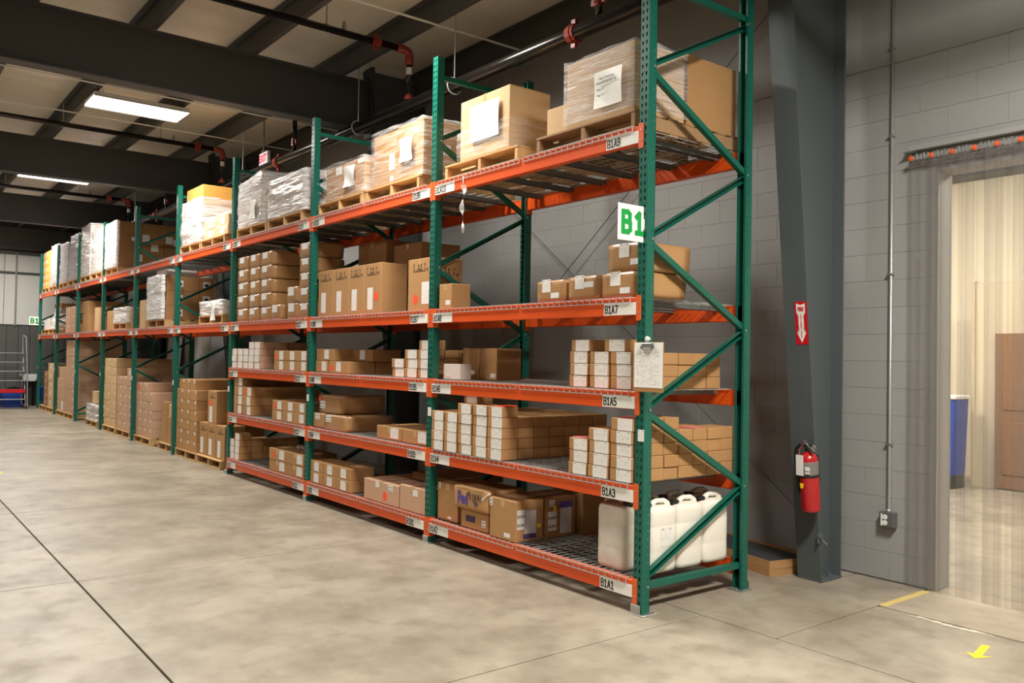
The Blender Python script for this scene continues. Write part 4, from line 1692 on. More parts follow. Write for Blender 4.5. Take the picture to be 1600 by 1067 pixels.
# third shelf
cw = [(-0.785, -0.60), (-0.582, -0.39), (-0.372, -0.165)]
rows = [[3] * 5, [3] * 5, [3] * 6]
stack(cw, 0.06, 0.152, Z[2], 0.0835, rows, 'near stack, third shelf, nearest bay', 'labelled carton', CARD, labelled(cw, 0.0835), 'small cartons, third shelf')
carton(-0.772, -0.58, 0.065, 0.152, Z[2] + 3 * 0.0835, 0.0835, 'red stamped carton, farther of two on top of the third shelf stack', CARD, small_lab(0.19, 0.0835, 'red'))
carton(-0.435, -0.235, 0.065, 0.152, Z[2] + 3 * 0.0835, 0.0835, 'labelled carton, nearer of two on top of the third shelf stack', CARD, small_lab(0.2, 0.0835))
carton(-2.47, -2.215, 0.09, 0.12, Z[2], 0.135, 'small white carton on the third shelf beside the green post', WHITECARD, (('f', 'red', 0.3, 0.3, 0.06, 0.03),))
carton(-2.55, -2.30, 0.35, 0.40, Z[2], 0.275, 'plain brown carton behind the small white one, farther of two', CARD_D, (('f', 'blank', 0.62, 0.22, 0.07, 0.035),))
carton(-2.295, -2.045, 0.35, 0.27, Z[2], 0.275, 'plain brown carton behind the small white one, nearer of two', CARD_D, (('f', 'bar', 0.78, 0.14, 0.07, 0.035),))

# fourth shelf
z = Z[3]
carton(-2.47, -2.275, 0.03, 0.20, z, 0.215, 'plain brown cube carton at the far end of the fourth shelf, nearest bay', CARD, (('f', 'blank', 0.72, 0.24, 0.07, 0.04),), tape=True)
WL = lambda u, v, u2, v2: (('f', 'print', u, v, 0.095, 0.095), ('f', 'blank', u2, v2, 0.09, 0.04))
carton(-1.125, -0.80, 0.02, 0.40, z, 0.16, 'film covered carton, farthest of three in a row, fourth shelf, nearest bay', CARD_G, WL(0.36, 0.74, 0.66, 0.28), soft=1.0)
carton(-0.775, -0.455, 0.02, 0.40, z, 0.168, 'film covered carton, middle of three in a row, fourth shelf, nearest bay', CARD_G, WL(0.4, 0.74, 0.7, 0.62), soft=1.0)
carton(-0.435, -0.09, 0.02, 0.48, z, 0.172, 'film covered carton, nearest of three in a row, under another one', CARD_G, WL(0.4, 0.74, 0.66, 0.26), soft=1.0)
carton(-0.405, -0.085, 0.05, 0.48, z + 0.172, 0.195, 'film covered carton on top of another, below the B1 sign', CARD_G, WL(0.5, 0.74, 0.82, 0.32), soft=1.0)


# ------------------------------------------------------------------ white jugs
def jug_meshes():
    m = MB()
    w, d, h = 0.17, 0.265, 0.40
    n = 28
    rings = [(0.84, 0.0, 0.02), (0.95, 0.006, 0.02), (1.0, 0.03, 0.02), (1.0, 0.125, 0.02), (0.985, 0.135, 0.02), (1.0, 0.145, 0.02), (1.0, 0.30, 0.02), (0.985, 0.305, 0.02), (1.0, 0.312, 0.02), (1.0, 0.385, 0.02), (0.96, 0.41, 0.02), (0.86, 0.425, 0.02), (0.6, 0.432, 0.02), (0.3, 0.434, 0.02)]
    for s, zz, _ in rings:
        for k in range(n):
            t = 2 * math.pi * k / n
            c, q = math.cos(t), math.sin(t)
            e = 0.38
            x = math.copysign(abs(c) ** e, c) * w / 2 * s
            y = math.copysign(abs(q) ** e, q) * d / 2 * s
            m.v.append((x, y, zz))
    for i in range(len(rings) - 1):
        for k in range(n):
            k2 = (k + 1) % n
            m.f.append((i * n + k, i * n + k2, (i + 1) * n + k2, (i + 1) * n + k))
            m.m.append(0)
    m.f.append(tuple(range(n))[::-1])
    m.m.append(0)
    m.f.append(tuple((len(rings) - 1) * n + k for k in range(n)))
    m.m.append(0)
    out = {}
    for nm, mt in (('clean', JUG), ('dirty', JUG_DIRTY)):
        a = m.mesh('jug_body', mt, True)
        hd = MB()
        hd.path([(0.0, 0.112, 0.40), (0.0, 0.105, 0.44), (0.0, 0.08, 0.458), (0.0, 0.0, 0.462), (0.0, -0.028, 0.452), (0.0, -0.042, 0.425)], [0.03, 0.024, 0.017, 0.016, 0.02, 0.028], 8)
        b = hd.mesh('handle', mt, True)
        out[nm] = (a, b)
    cp = MB()
    cp.lathe([(0.03, 0), (0.03, 0.012), (0.034, 0.013), (0.034, 0.042), (0.03, 0.046)], 16)
    out['cap'] = cp.mesh('screw_cap', BLACK)
    return out


JM = jug_meshes()


def jug(x, y, rot, label, dirty=False, lab=False):
    e = empty('plastic_jug', label, 'jug', (x, y, Z[0]), rot)
    a, b = JM['dirty' if dirty else 'clean']
    link('jug_body', a, e)
    link('handle', b, e)
    link('screw_cap', JM['cap'], e, (0, -0.088, 0.405))
    if lab:
        s = link('printed_label', sticker_mesh('print', 0.105, 0.13), e, (0.0858, 0.015, 0.235), math.pi / 2)
    return e


jug(-0.362, 0.148, math.pi / 2, 'grimy white jug with black cap standing alone at the shelf front', True)
jug(-0.158, 0.292, 0, 'white jug with a printed label just behind the near green post', False, True)
jug(-0.158, 0.566, 0, 'white jug in the near end row, between the labelled one and the rearmost')
jug(-0.158, 0.842, 0, 'white jug rearmost in the near end row of jugs')
jug(-0.345, 0.385, 0, 'grimy white jug with black cap right behind the front lone jug', True)
jug(-0.345, 0.66, 0, 'grimy white jug in the inner row, middle of the jugs', True)
jug(-0.345, 0.935, 0, 'grimy white jug rearmost in the inner row of jugs', True)

# ================= second bay
z = Z[0]
stack([(-4.99, -4.69), (-4.68, -4.37), (-4.36, -4.045)], 0.02, 0.28, z, 0.122, [[2], [2], [2]], 'bottom shelf, second bay', 'labelled carton', CARD,
      lambda c, r: (('f', 'print', 0.5, 0.5, 0.12, 0.095),), 'flat cartons, bottom shelf, second bay')
carton(-3.75, -3.07, 0.02, 0.75, z, 0.20, 'wide brown carton with orange dot on the bottom shelf of the second bay', CARD_P, (('f', 'blank', 0.40, 0.82, 0.07, 0.05), ('f', 'dot', 0.62, 0.36, 0.085, 0.085), ('f', 'bar', 0.78, 0.8, 0.09, 0.06)), tape=True)
carton(-3.055, -2.61, 0.02, 0.75, z, 0.225, 'wide brown carton next to the second post on the bottom shelf', CARD_P, (('f', 'blank', 0.62, 0.78, 0.08, 0.055),), tape=True)
carton(-3.3, -2.63, 0.3, 0.6, z + 0.226, 0.07, 'flat brown carton lying on the wide cartons at the back of the bottom shelf', CARD_D)
z = Z[1]
carton(-5.00, -4.72, 0.03, 0.55, z, 0.165, 'film covered carton, farther of two at the bottom of a pile, second shelf', CARD_G, (('f', 'bar', 0.45, 0.75, 0.12, 0.06),), soft=0.8)
carton(-4.70, -4.17, 0.03, 0.55, z, 0.165, 'film covered carton, nearer of two at the bottom of a pile, second shelf', CARD_G, (('f', 'bar', 0.2, 0.7, 0.13, 0.07),), soft=0.8)
carton(-4.90, -4.40, 0.06, 0.55, z + 0.167, 0.20, 'carton with orange sticker on top of two film covered cartons, second bay', CARD_G, (('f', 'dot', 0.06, 0.75, 0.06, 0.06), ('f', 'bar', 0.2, 0.45, 0.12, 0.08)), soft=0.8)
carton(-3.575, -3.10, 0.05, 0.45, z, 0.125, 'flat labelled carton, farther of two by the second post, second shelf', CARD, (('f', 'print', 0.72, 0.55, 0.15, 0.10),), tape=True)
carton(-3.085, -2.64, 0.05, 0.45, z, 0.125, 'flat labelled carton, nearer of two by the second post, second shelf', CARD, (('f', 'print', 0.8, 0.55, 0.15, 0.10),), tape=True)
z = Z[2]
stack([(-4.99, -4.70), (-4.655, -4.20)], 0.05, 0.32, z, 0.128, [[1, 1], [1, 1]], 'third shelf, second bay', 'flat carton', CARD,
      lambda c, r: (('f', 'print', 0.72 if c == 0 else 0.5, 0.55, 0.11, 0.10),) + ((('f', 'dot', 0.14, 0.45, 0.075, 0.075),) if c else ()), 'flat cartons, third shelf, second bay')
carton(-4.99, -4.56, 0.06, 0.40, z + 0.13, 0.128, 'flat carton in the upper layer on the third shelf, second bay, front', CARD, (('f', 'print', 0.6, 0.55, 0.11, 0.10),))
carton(-4.55, -4.10, 0.28, 0.34, z + 0.13, 0.128, 'flat carton in the upper layer on the third shelf, second bay, rear', CARD_D, (('f', 'print', 0.5, 0.55, 0.11, 0.10),))
cw = [(-3.30, -3.075), (-3.06, -2.845), (-2.83, -2.62)]
stack(cw, 0.05, 0.158, z, 0.0855, [[2] * 5, [3, 2, 2, 2, 2], [3] * 6], 'near stack, third shelf, second bay', 'labelled carton', CARD, labelled(cw, 0.0855), 'small cartons, third shelf, second bay')
carton(-2.825, -2.625, 0.055, 0.158, z + 3 * 0.0855, 0.0855, 'red stamped carton topping the small stack beside the second post', CARD, small_lab(0.2, 0.0855, 'red'))
z = Z[3]
xs = [-4.955, -4.585, -4.22, -3.89, -3.54]
w_ = ['farthest', 'second farthest', 'second nearest', 'nearest']
for i in range(4):
    st = [('f', 'marks', 0.47, 0.82, 0.27, 0.11), ('f', 'red', 0.36, 0.30, 0.11, 0.22)]
    if i == 3:
        st.append(('f', 'dot', 0.72, 0.34, 0.09, 0.09))
    carton(xs[i], xs[i + 1] - 0.004, 0.05, 0.295, z, 0.50, f'tall carton with black handling marks, {w_[i]} of the four in a row', CARD, st)
carton(-3.04, -2.625, 0.05, 0.325, z, 0.475, 'tall carton with handling marks and orange dot standing by the second post', CARD, (('f', 'marks', 0.5, 0.80, 0.27, 0.10), ('f', 'red', 0.74, 0.33, 0.13, 0.2), ('f', 'dot', 0.33, 0.22, 0.085, 0.085), ('s', 'marks', 0.5, 0.72, 0.24, 0.10)), tape=True)
carton(-4.93, -4.25, 0.50, 0.5, z, 0.42, 'big dark carton, lower of the far pair behind the tall marked cartons', CARD_D)
carton(-4.90, -4.26, 0.50, 0.5, z + 0.42, 0.42, 'big dark carton, upper of the far pair behind the tall marked cartons', CARD_D, tape=True)
carton(-4.2, -3.6, 0.55, 0.48, z, 0.36, 'big dark carton, lower of the near pair behind the tall marked cartons', CARD_D)
carton(-4.18, -3.62, 0.55, 0.48, z + 0.36, 0.40, 'big dark carton, upper of the near pair behind the tall marked cartons', CARD_D, tape=True)

# ================= third bay
z = Z[0]
cw = [(-7.53, -7.375), (-7.36, -7.18)]
stack(cw, 0.02, 0.165, z, 0.0875, [[3, 3, 3], [4, 3, 3, 3, 3]], 'far stack, bottom shelf, third bay', 'labelled carton', CARD, lambda c, r: small_lab(0.16, 0.0875, u=0.5, f=0.88), 'small cartons, bottom shelf, third bay')
stack([(-6.17, -5.68), (-5.67, -5.18)], 0.02, 0.42, z, 0.135, [[2], [2]], 'near pile, bottom shelf, third bay', 'flat carton', CARD,
      lambda c, r: (('f', 'print', 0.78, 0.55, 0.15, 0.105),) + ((('f', 'dot', 0.26, 0.5, 0.075, 0.075),) if (c, r) == (0, 1) else ()), 'flat cartons, bottom shelf, third bay', tape=True)
z = Z[1]
stack([(-7.43, -7.12), (-7.11, -6.81)], 0.02, 0.48, z, 0.122, [[4, 4], [3, 3]], 'far pile, second shelf, third bay', 'flat carton', CARD,
      lambda c, r: (('f', 'print', 0.74, 0.5, 0.12, 0.105),) + ((('f', 'dot', 0.26, 0.5, 0.075, 0.075),) if (c, r) == (1, 2) else ()), 'flat cartons, far pile, second shelf')
stack([(-6.11, -5.81), (-5.80, -5.50), (-5.49, -5.17)], 0.02, 0.40, z, 0.122, [[2], [2], [2]], 'near pile, second shelf, third bay', 'flat carton', CARD,
      lambda c, r: (('f', 'print', 0.72, 0.55, 0.12, 0.095),) + ((('f', 'dot', 0.25, 0.5, 0.07, 0.07),) if (c, r) == (0, 1) else ()), 'flat cartons, near pile, second shelf', tape=True)
z = Z[2]
cw = [(-7.53, -7.34), (-7.325, -7.13), (-7.12, -6.94), (-6.93, -6.745), (-6.735, -6.55)]
stack(cw, 0.02, 0.19, z, 0.0855, [[3, 3], [3, 3], [3, 3], [4, 4, 4], [4, 4, 4, 4]], 'third shelf, third bay', 'pale carton', CARD_P, lambda c, r: small_lab(0.18, 0.0855, u=0.5, f=0.88), 'small pale cartons, third shelf')
stack([(-6.10, -5.79), (-5.78, -5.47), (-5.46, -5.14)], 0.02, 0.42, z, 0.118, [[2], [2], [2]], 'near pile, third shelf, third bay', 'flat carton', CARD,
      lambda c, r: (('f', 'print', 0.72, 0.5, 0.12, 0.10),) + ((('f', 'dot', 0.25, 0.4, 0.07, 0.07),) if (c, r) == (0, 1) else ()), 'flat cartons, near pile, third shelf', tape=True)
z = Z[3]
cw = [(-7.43, -7.04), (-7.0, -6.66), (-6.62, -6.26)]  # white patches on the upper fronts: labels plus film glare put into colour
stack(cw, 0.03, 0.50, z, 0.172, [[5], [5], [5]], 'far pile, fourth shelf, third bay', 'film covered carton', CARD_G, lambda c, r: (('f', 'print' if (c + r) % 2 else 'blank', 0.4, 0.72, 0.15, 0.075),), 'film covered cartons, far pile', soft=1.0)
carton(-6.25, -5.94, 0.03, 0.45, z, 0.185, 'film covered carton by itself in front of the gap, fourth shelf, third bay', CARD_G, (('f', 'blank', 0.4, 0.7, 0.15, 0.08),), soft=1.0)
stack([(-5.775, -5.46)], 0.03, 0.42, z, 0.188, [[2]], 'short pair, fourth shelf, third bay', 'film covered carton', CARD_G, lambda c, r: (('f', 'print' if r else 'blank', 0.4, 0.7, 0.16, 0.1),), 'film covered cartons, short pair', soft=1.0)
stack([(-5.44, -5.13)], 0.03, 0.42, z, 0.172, [[5]], 'column by the third post, fourth shelf', 'film covered carton', CARD_G, lambda c, r: (('f', 'blank' if r % 2 else 'print', 0.5, 0.74, 0.16, 0.07),), 'film covered cartons by the post', soft=1.0)
carton(-5.72, -5.46, 0.48, 0.4, z, 0.61, 'tall narrow plain carton standing behind the short film covered pair', CARD)
m_ = MB()
for k in range(5):
    a = RJ.uniform(0, 6.28)
    m_.lathe([(0.0, -0.03), (0.035, -0.01), (0.03, 0.02), (0.0, 0.035)], 7, 0, Matrix.Translation((-5.72 + 0.05 * math.cos(a), 0.25 + 0.05 * math.sin(a), Z[0] + 0.305)) @ Matrix.Rotation(a, 4, 'X'))
o_ = build(m_, 'crumpled_film', FILM_H, smooth=True)
tag(o_, 'crumpled ball of clear film on the flat cartons, bottom shelf, third bay', 'film scrap')


# ------------------------------------------------------------------ pallets and wrapped loads
def pallet(x0, y, z, label, w=1.02, dark=False, d=1.12):
    wd = WOOD_D if dark else WOOD
    e = empty('wooden_pallet', label, 'pallet', (x0 + w / 2, y, z + 0.0005))
    key = ('pal', w, d, dark)
    if key not in CACHE:
        a = MB()
        a.cbox(-w / 2, w / 2, 0, 0.088, 0, 0.017, 0.002)
        b = MB()
        b.cbox(-0.019, 0.019, 0.004, d - 0.004, 0, 0.089, 0.002)
        c = MB()
        c.cbox(-w / 2, w / 2, 0, 0.13, 0, 0.017, 0.002)
        CACHE[key] = (a.mesh('deck_board', wd), b.mesh('stringer', wd), c.mesh('deck_board', wd))
    a, b, c = CACHE[key]
    link('deck_board', c, e, (0, 0, 0.108))
    for k in range(6):
        link('deck_board', a, e, (0, 0.17 + k * (d - 0.17 - 0.09) / 5.0, 0.108))
    for x in (-w / 2 + 0.02, 0, w / 2 - 0.02):
        link('stringer', b, e, (x, 0, 0.018))
    for k in range(4):
        link('bottom_board', a, e, (0, 0.0 + k * (d - 0.09) / 3.0, 0.0))
    return e


PALZ = 0.126


def wrap(x0, x1, y0, y1, z0, z1, label, mat=None, seed=1, amp=0.012, lean=0.0, open_top=False, taper=0.0, slope=0.0):
    mat = mat or FILM
    nper, nv = 12, 20
    nu = nper * 4
    m = MB()
    cx, cy = (x0 + x1) / 2, (y0 + y1) / 2
    for j in range(nv + 1):
        t = j / nv
        for i in range(nu):
            k, f = i // nper, (i % nper) / nper
            a, b = ((x0, y0), (x1, y0), (x1, y1), (x0, y1))[k], ((x1, y0), (x1, y1), (x0, y1), (x0, y0))[k]
            px, py = a[0] + (b[0] - a[0]) * f, a[1] + (b[1] - a[1]) * f
            out = Vector(((0, -1), (1, 0), (0, 1), (-1, 0))[k])
            if i % nper == 0:
                out = (out + Vector(((-1, 0), (0, -1), (1, 0), (0, 1))[k])) * 0.7
            q = Vector((px * 1.2 + seed * 7.7, py * 1.2, t * (z1 - z0) * 9))
            dsp = 0.003 + max(0.0, amp * (0.7 + noise.noise(q)) + amp * 0.5 * noise.noise(q * 3.1))
            sc = 1 - taper * t
            px, py = cx + (px - cx) * sc, cy + (py - cy) * sc
            zz = z0 + (z1 - z0) * t
            if j == nv:
                zz += 0.012 + 0.02 * noise.noise(Vector((px * 6, py * 6, seed)))
            if j == 0:
                zz += 0.02 * abs(noise.noise(Vector((px * 8, py * 8, seed + 3))))
            zz -= slope * t * (x1 - px)
            m.v.append((px + out[0] * dsp + lean * t, py + out[1] * dsp, zz))
    for j in range(nv):
        for i in range(nu):
            i2 = (i + 1) % nu
            m.f.append((j * nu + i, j * nu + i2, (j + 1) * nu + i2, (j + 1) * nu + i))
            m.m.append(0)
    if not open_top:
        base = len(m.v)
        m.v.append((cx + lean, cy, z1 + 0.004 - slope * (x1 - cx)))
        for i in range(nu):
            m.f.append((nv * nu + i, nv * nu + (i + 1) % nu, base))
            m.m.append(0)
    o = build(m, 'stretch_wrap', mat, smooth=True)
    return tag(o, label, 'plastic wrap')


def note(x, y, z, w, h, label, mat=None, rot=0.0, curl=0.012):
    m = MB()
    n = 6
    for j in range(n + 1):
        for i in range(n + 1):
            u, v = i / n - 0.5, j / n - 0.5
            m.v.append((u * w, -curl * math.sin(3 * u + 4 * v) - abs(u) * curl, v * h))
    for j in range(n):
        for i in range(n):
            a = j * (n + 1) + i
            m.f.append((a, a + 1, a + n + 2, a + n + 1))
            m.m.append(0)
    o = build(m, 'paper_notice', mat or SHEET, None, (x, y, z), 0, True)
    o.rotation_euler = (0, rot, 0)
    return tag(o, label, 'paper notice')


T = Z[4]
# nearest bay, top shelf
pallet(-2.42, 0.03, T, 'wooden pallet under the white wrapped box, top shelf, nearest bay')
carton(-2.20, -1.515, 0.04, 0.42, T + PALZ, 0.505, 'big square carton half wrapped in film on the top shelf, nearest bay', CARD_L, (('s', 'tape', 0.5, 0.985, 0.40, 0.012),), tape=True, jit=0.3)
m_ = MB()
m_.box(-0.19, 0.19, -0.0012, 0.0, -0.17, 0.17)
wrap(-2.215, -1.50, 0.03, 0.47, T + PALZ + 0.002, T + 0.36, 'clear stretch film bunched round the lower half of the big square carton', FILM, 3, 0.01, open_top=True)
note(-1.83, 0.018, T + 0.40, 0.40, 0.30, 'large white sheet of paper and painted film glare on the big square carton, top shelf', PAPER_B, curl=0.004)  # taped paper and the blown-out film glare, painted as one white sheet
pallet(-1.17, 0.03, T, 'weathered wooden pallet at the near end of the top shelf', dark=True)
z = T + PALZ
carton(-0.855, -0.175, 0.05, 0.50, z, 0.475, 'big carton wrapped in ridged film with a typed notice, top shelf', CARD_L, (), jit=0.2)
wrap(-0.868, -0.162, 0.038, 0.562, z + 0.02, z + 0.472, 'ridged clear stretch film round the big carton with the typed notice', FILM_R, 8, 0.0015, open_top=True)
n_ = note(-0.40, 0.022, z + 0.20, 0.27, 0.25, 'typed white notice in plastic on the ridged film carton, top shelf', SIGNWHITE, curl=0.006)
for k, (s_, w__, zz) in enumerate((('Case of Headwear', 0.021, 0.07), ('Adjustable Baseball Cap', 0.021, 0.04), ('Pages 20', 0.02, -0.005), ('Page 12', 0.02, -0.045))):
    link('lettering', text_mesh(s_, w__, INK, 0.95, 0.0003, 0.0004), n_, (-0.0 if k < 2 else -0.06, -0.016, zz))
carton(-1.12, -0.88, 0.09, 0.5, z, 0.215, 'low pale carton beside the ridged film carton on the weathered pallet', CARD_L, ())
carton(-0.80, -0.17, 0.57, 0.55, z, 0.50, 'big plain carton behind the ridged film carton at the near end', CARD, (), jit=0.2)
m_ = MB()
n = 14
for i in range(n + 1):
    t = i / n
    for s in (-1, 1):
        wv = 0.022 * (1 - 0.6 * t) + 0.008 * math.sin(t * 17)
        m_.v.append((-2.06 + s * wv + 0.015 * math.sin(t * 9), -0.02 + 0.012 * math.sin(t * 13 + s), 3.06 - 0.40 * t))
for i in range(n):
    a = i * 2
    m_.f.append((a, a + 1, a + 3, a + 2))
    m_.m.append(0)
m_.path([(-2.06, -0.02, 3.07), (-2.065, -0.016, 3.12), (-2.07, 0.02, 3.165)], 0.006, 5)
tag(build(m_, 'film_scrap', FILM_H, smooth=True), 'torn strip of film dangling from the front beam tagged B1A10', 'film scrap')

# second bay, top shelf
pallet(-3.87, 0.03, T, 'wooden pallet under the tall film wrapped cartons, top shelf, second bay')
z = T + PALZ
carton(-3.755, -3.295, 0.06, 0.5, z, 0.51, 'tall film wrapped carton, farther of a pair, top shelf, second bay', CARD, (('f', 'blank', 0.78, 0.42, 0.10, 0.16), ('f', 'blank', 0.78, 0.1, 0.06, 0.05)))
carton(-3.285, -2.83, 0.06, 0.5, z, 0.525, 'tall film wrapped carton, nearer of a pair, top shelf, second bay', CARD, (('f', 'blank', 0.72, 0.83, 0.06, 0.05), ('s', 'blank', 0.5, 0.5, 0.1, 0.1)))
wrap(-3.77, -2.815, 0.045, 0.575, z + 0.004, z + 0.53, 'clear film round the pair of tall cartons, top shelf, second bay', FILM, 5, 0.012)
note(-3.07, 0.022, z + 0.27, 0.24, 0.22, 'blank looking white sheet on the tall film wrapped cartons, second bay', PAPER_B)
pallet(-4.97, 0.03, T, 'wooden pallet by the third post under the low wrapped cartons, second bay')
carton(-4.83, -4.40, 0.06, 0.5, z, 0.37, 'low film wrapped carton, farther of a pair, top shelf, second bay', CARD, (('f', 'print', 0.72, 0.84, 0.14, 0.08),))
carton(-4.39, -3.94, 0.06, 0.5, z, 0.37, 'low film wrapped carton, nearer of a pair, top shelf, second bay', CARD, (('f', 'print', 0.82, 0.92, 0.14, 0.05),))
wrap(-4.85, -3.92, 0.045, 0.575, z + 0.004, z + 0.378, 'crinkled clear film round the low pair of cartons, second bay', FILM, 6, 0.016)
note(-4.20, 0.018, z + 0.20, 0.25, 0.21, 'printed white sheet on the low wrapped cartons, top shelf, second bay', SHEET)

# third bay, top shelf
pallet(-7.50, 0.03, T, 'wooden pallet under the sloping wrapped load, top shelf, third bay')
stack([(-7.45, -7.05), (-7.04, -6.64)], 0.06, 0.5, z, 0.205, [[2], [3]], 'sloping wrapped load, third bay', 'carton', CARD_P, None, 'cartons in the sloping load')
wrap(-7.48, -6.62, 0.045, 0.575, z + 0.004, z + 0.66, 'shiny film round the sloping load of cartons, top shelf, third bay', FILM_H, 9, 0.02, slope=0.1)
note(-6.88, 0.012, z + 0.2, 0.2, 0.24, 'white sheet tucked in the sloping wrapped load, third bay', SHEET, 0.1)
pallet(-6.43, 0.03, T, 'wooden pallet under the bulky silver wrapped load, top shelf, third bay')
stack([(-6.38, -5.86), (-5.85, -5.34)], 0.06, 0.5, z, 0.215, [[2], [2]], 'silver wrapped load, third bay', 'carton', CARD_P, None, 'cartons in the silver wrapped load')
wrap(-6.41, -5.32, 0.045, 0.59, z + 0.004, z + 0.465, 'crumpled shiny film round the bulky load by the third post', FILM_H, 12, 0.028)

# fourth bay, top shelf
pallet(-10.02, 0.03, T, 'wooden pallet under the tall loosely wrapped stack, top shelf, fourth bay', w=0.98)
stack([(-9.98, -9.55), (-9.54, -9.1)], 0.06, 0.55, z, 0.205, [[3], [3]], 'tall loose load, fourth bay', 'carton', CARD_L, lambda c, r: (('f', 'blank', 0.7, 0.6, 0.12, 0.07),), 'cartons in the tall loose load')
carton(-9.93, -9.16, 0.10, 0.5, z + 0.615, 0.27, 'wide amber carton on top of the tall loose load, fourth bay', CARD_Y, (), tape=True)
wrap(-10.0, -9.08, 0.045, 0.625, z + 0.004, z + 0.66, 'loose shiny film round the tall stack, top shelf, fourth bay', FILM_H, 15, 0.02, open_top=True)
pallet(-9.0, 0.03, T, 'wooden pallet under the low film wrapped cartons, top shelf, fourth bay')
stack([(-8.93, -8.42), (-8.41, -7.90)], 0.06, 0.5, z, 0.14, [[2], [2]], 'low wrapped load, fourth bay', 'carton', CARD_L, lambda c, r: (('f', 'blank', 0.5, 0.5, 0.15, 0.09),), 'cartons in the low wrapped load')
wrap(-8.95, -7.88, 0.045, 0.575, z + 0.004, z + 0.29, 'clear film round the low cartons on the top shelf, fourth bay', FILM, 17, 0.014)

# sixth bay top shelf: big brown stack
pallet(-15.05, 0.03, T, 'wooden pallet under the big brown stack, top shelf, sixth bay')
stack([(-15.03, -14.55), (-14.54, -14.05)], 0.06, 0.42, z, 0.30, [[3, 3, 3], [3, 3, 3]], 'big brown stack, top shelf, sixth bay', 'carton', CARD_D, lambda c, r: (('f', 'blank', 0.5, 0.6, 0.2, 0.1),), 'cartons in the big brown stack')
wrap(-15.04, -14.03, 0.012, 0.03, z + 0.004, z + 0.905, 'bright film over the front of the big brown stack, sixth bay', FILM_H, 19, 0.012)
for k, (yy, zz) in enumerate(((0.35, 0.6), (0.55, 0.6), (0.42, 0.2), (0.72, 0.42), (1.0, 0.6), (1.15, 0.55))):
    m_ = MB()
    m_.box(0, 0.0012, -0.07, 0.07, -0.07, 0.07)
    o_ = build(m_, 'shipping_label', PAPER, None, (-14.048, yy, z + zz))
    tag(o_, f'white paper label on the side of the big brown stack, {ORD[k]} from the aisle', 'label')
# seventh bay
pallet(-17.52, 0.03, T, 'wooden pallet under the tallest white wrapped load, top shelf, seventh bay')
stack([(-17.5, -17.0), (-16.99, -16.5)], 0.06, 0.5, z, 0.28, [[4], [4]], 'tallest white load, seventh bay', 'carton', CARD_Y, None, 'cartons in the tallest white load')
wrap(-17.52, -16.48, 0.045, 0.58, z + 0.004, z + 1.135, 'bright white film round the tallest load, top shelf, seventh bay', FILM_H, 21, 0.015)
pallet(-16.42, 0.03, T, 'wooden pallet under the second white wrapped load, top shelf, seventh bay')
stack([(-16.38, -15.88), (-15.87, -15.36)], 0.06, 0.5, z, 0.30, [[3], [3]], 'second white load, seventh bay', 'carton', CARD_L, None, 'cartons in the second white load')
wrap(-16.4, -15.34, 0.045, 0.58, z + 0.004, z + 0.915, 'bright white film round the second load, top shelf, seventh bay', FILM_H, 23, 0.015)
# eighth bay
pallet(-20.05, 0.03, T, 'wooden pallet under the lower grey wrapped load, top shelf, eighth bay')
stack([(-19.97, -19.53), (-19.51, -19.07)], 0.06, 0.5, z, 0.32, [[3], [3]], 'lower grey load, eighth bay', 'carton', CARD_P, None, 'cartons in the lower grey load')
wrap(-20.04, -19.0, 0.045, 0.58, z + 0.004, z + 0.975, 'grey film round the lower load, top shelf, eighth bay', FILM_G, 25, 0.02, taper=0.06)
pallet(-18.85, 0.03, T, 'wooden pallet under the taller grey wrapped load, top shelf, eighth bay')
stack([(-18.77, -18.33), (-18.31, -17.87)], 0.06, 0.5, z, 0.35, [[3], [3]], 'taller grey load, eighth bay', 'carton', CARD_P, None, 'cartons in the taller grey load')
wrap(-18.84, -17.8, 0.045, 0.58, z + 0.004, z + 1.06, 'grey film round the taller load, top shelf, eighth bay', FILM_G, 27, 0.02, taper=0.05)
# ninth bay
pallet(-22.52, 0.03, T, 'wooden pallet under the bare amber cartons at the far end of the top shelf')
stack([(-22.5, -22.16), (-22.15, -21.5)], 0.06, 0.5, z, 0.2, [[5], [5]], 'bare amber load, ninth bay', 'carton', CARD_Y, lambda c, r: (('f', 'blank', 0.2, 0.6, 0.1, 0.1),), 'amber cartons at the far end')
pallet(-21.42, 0.03, T, 'wooden pallet under the grey wrapped load, top shelf, ninth bay')
stack([(-21.33, -20.89), (-20.87, -20.42)], 0.06, 0.5, z, 0.33, [[3], [3]], 'grey wrapped load, ninth bay', 'carton', CARD_P, None, 'cartons in the grey load, ninth bay')
wrap(-21.42, -20.33, 0.045, 0.58, z + 0.004, z + 1.06, 'grey film round the far load, top shelf, ninth bay', FILM_G, 29, 0.02, taper=0.1)

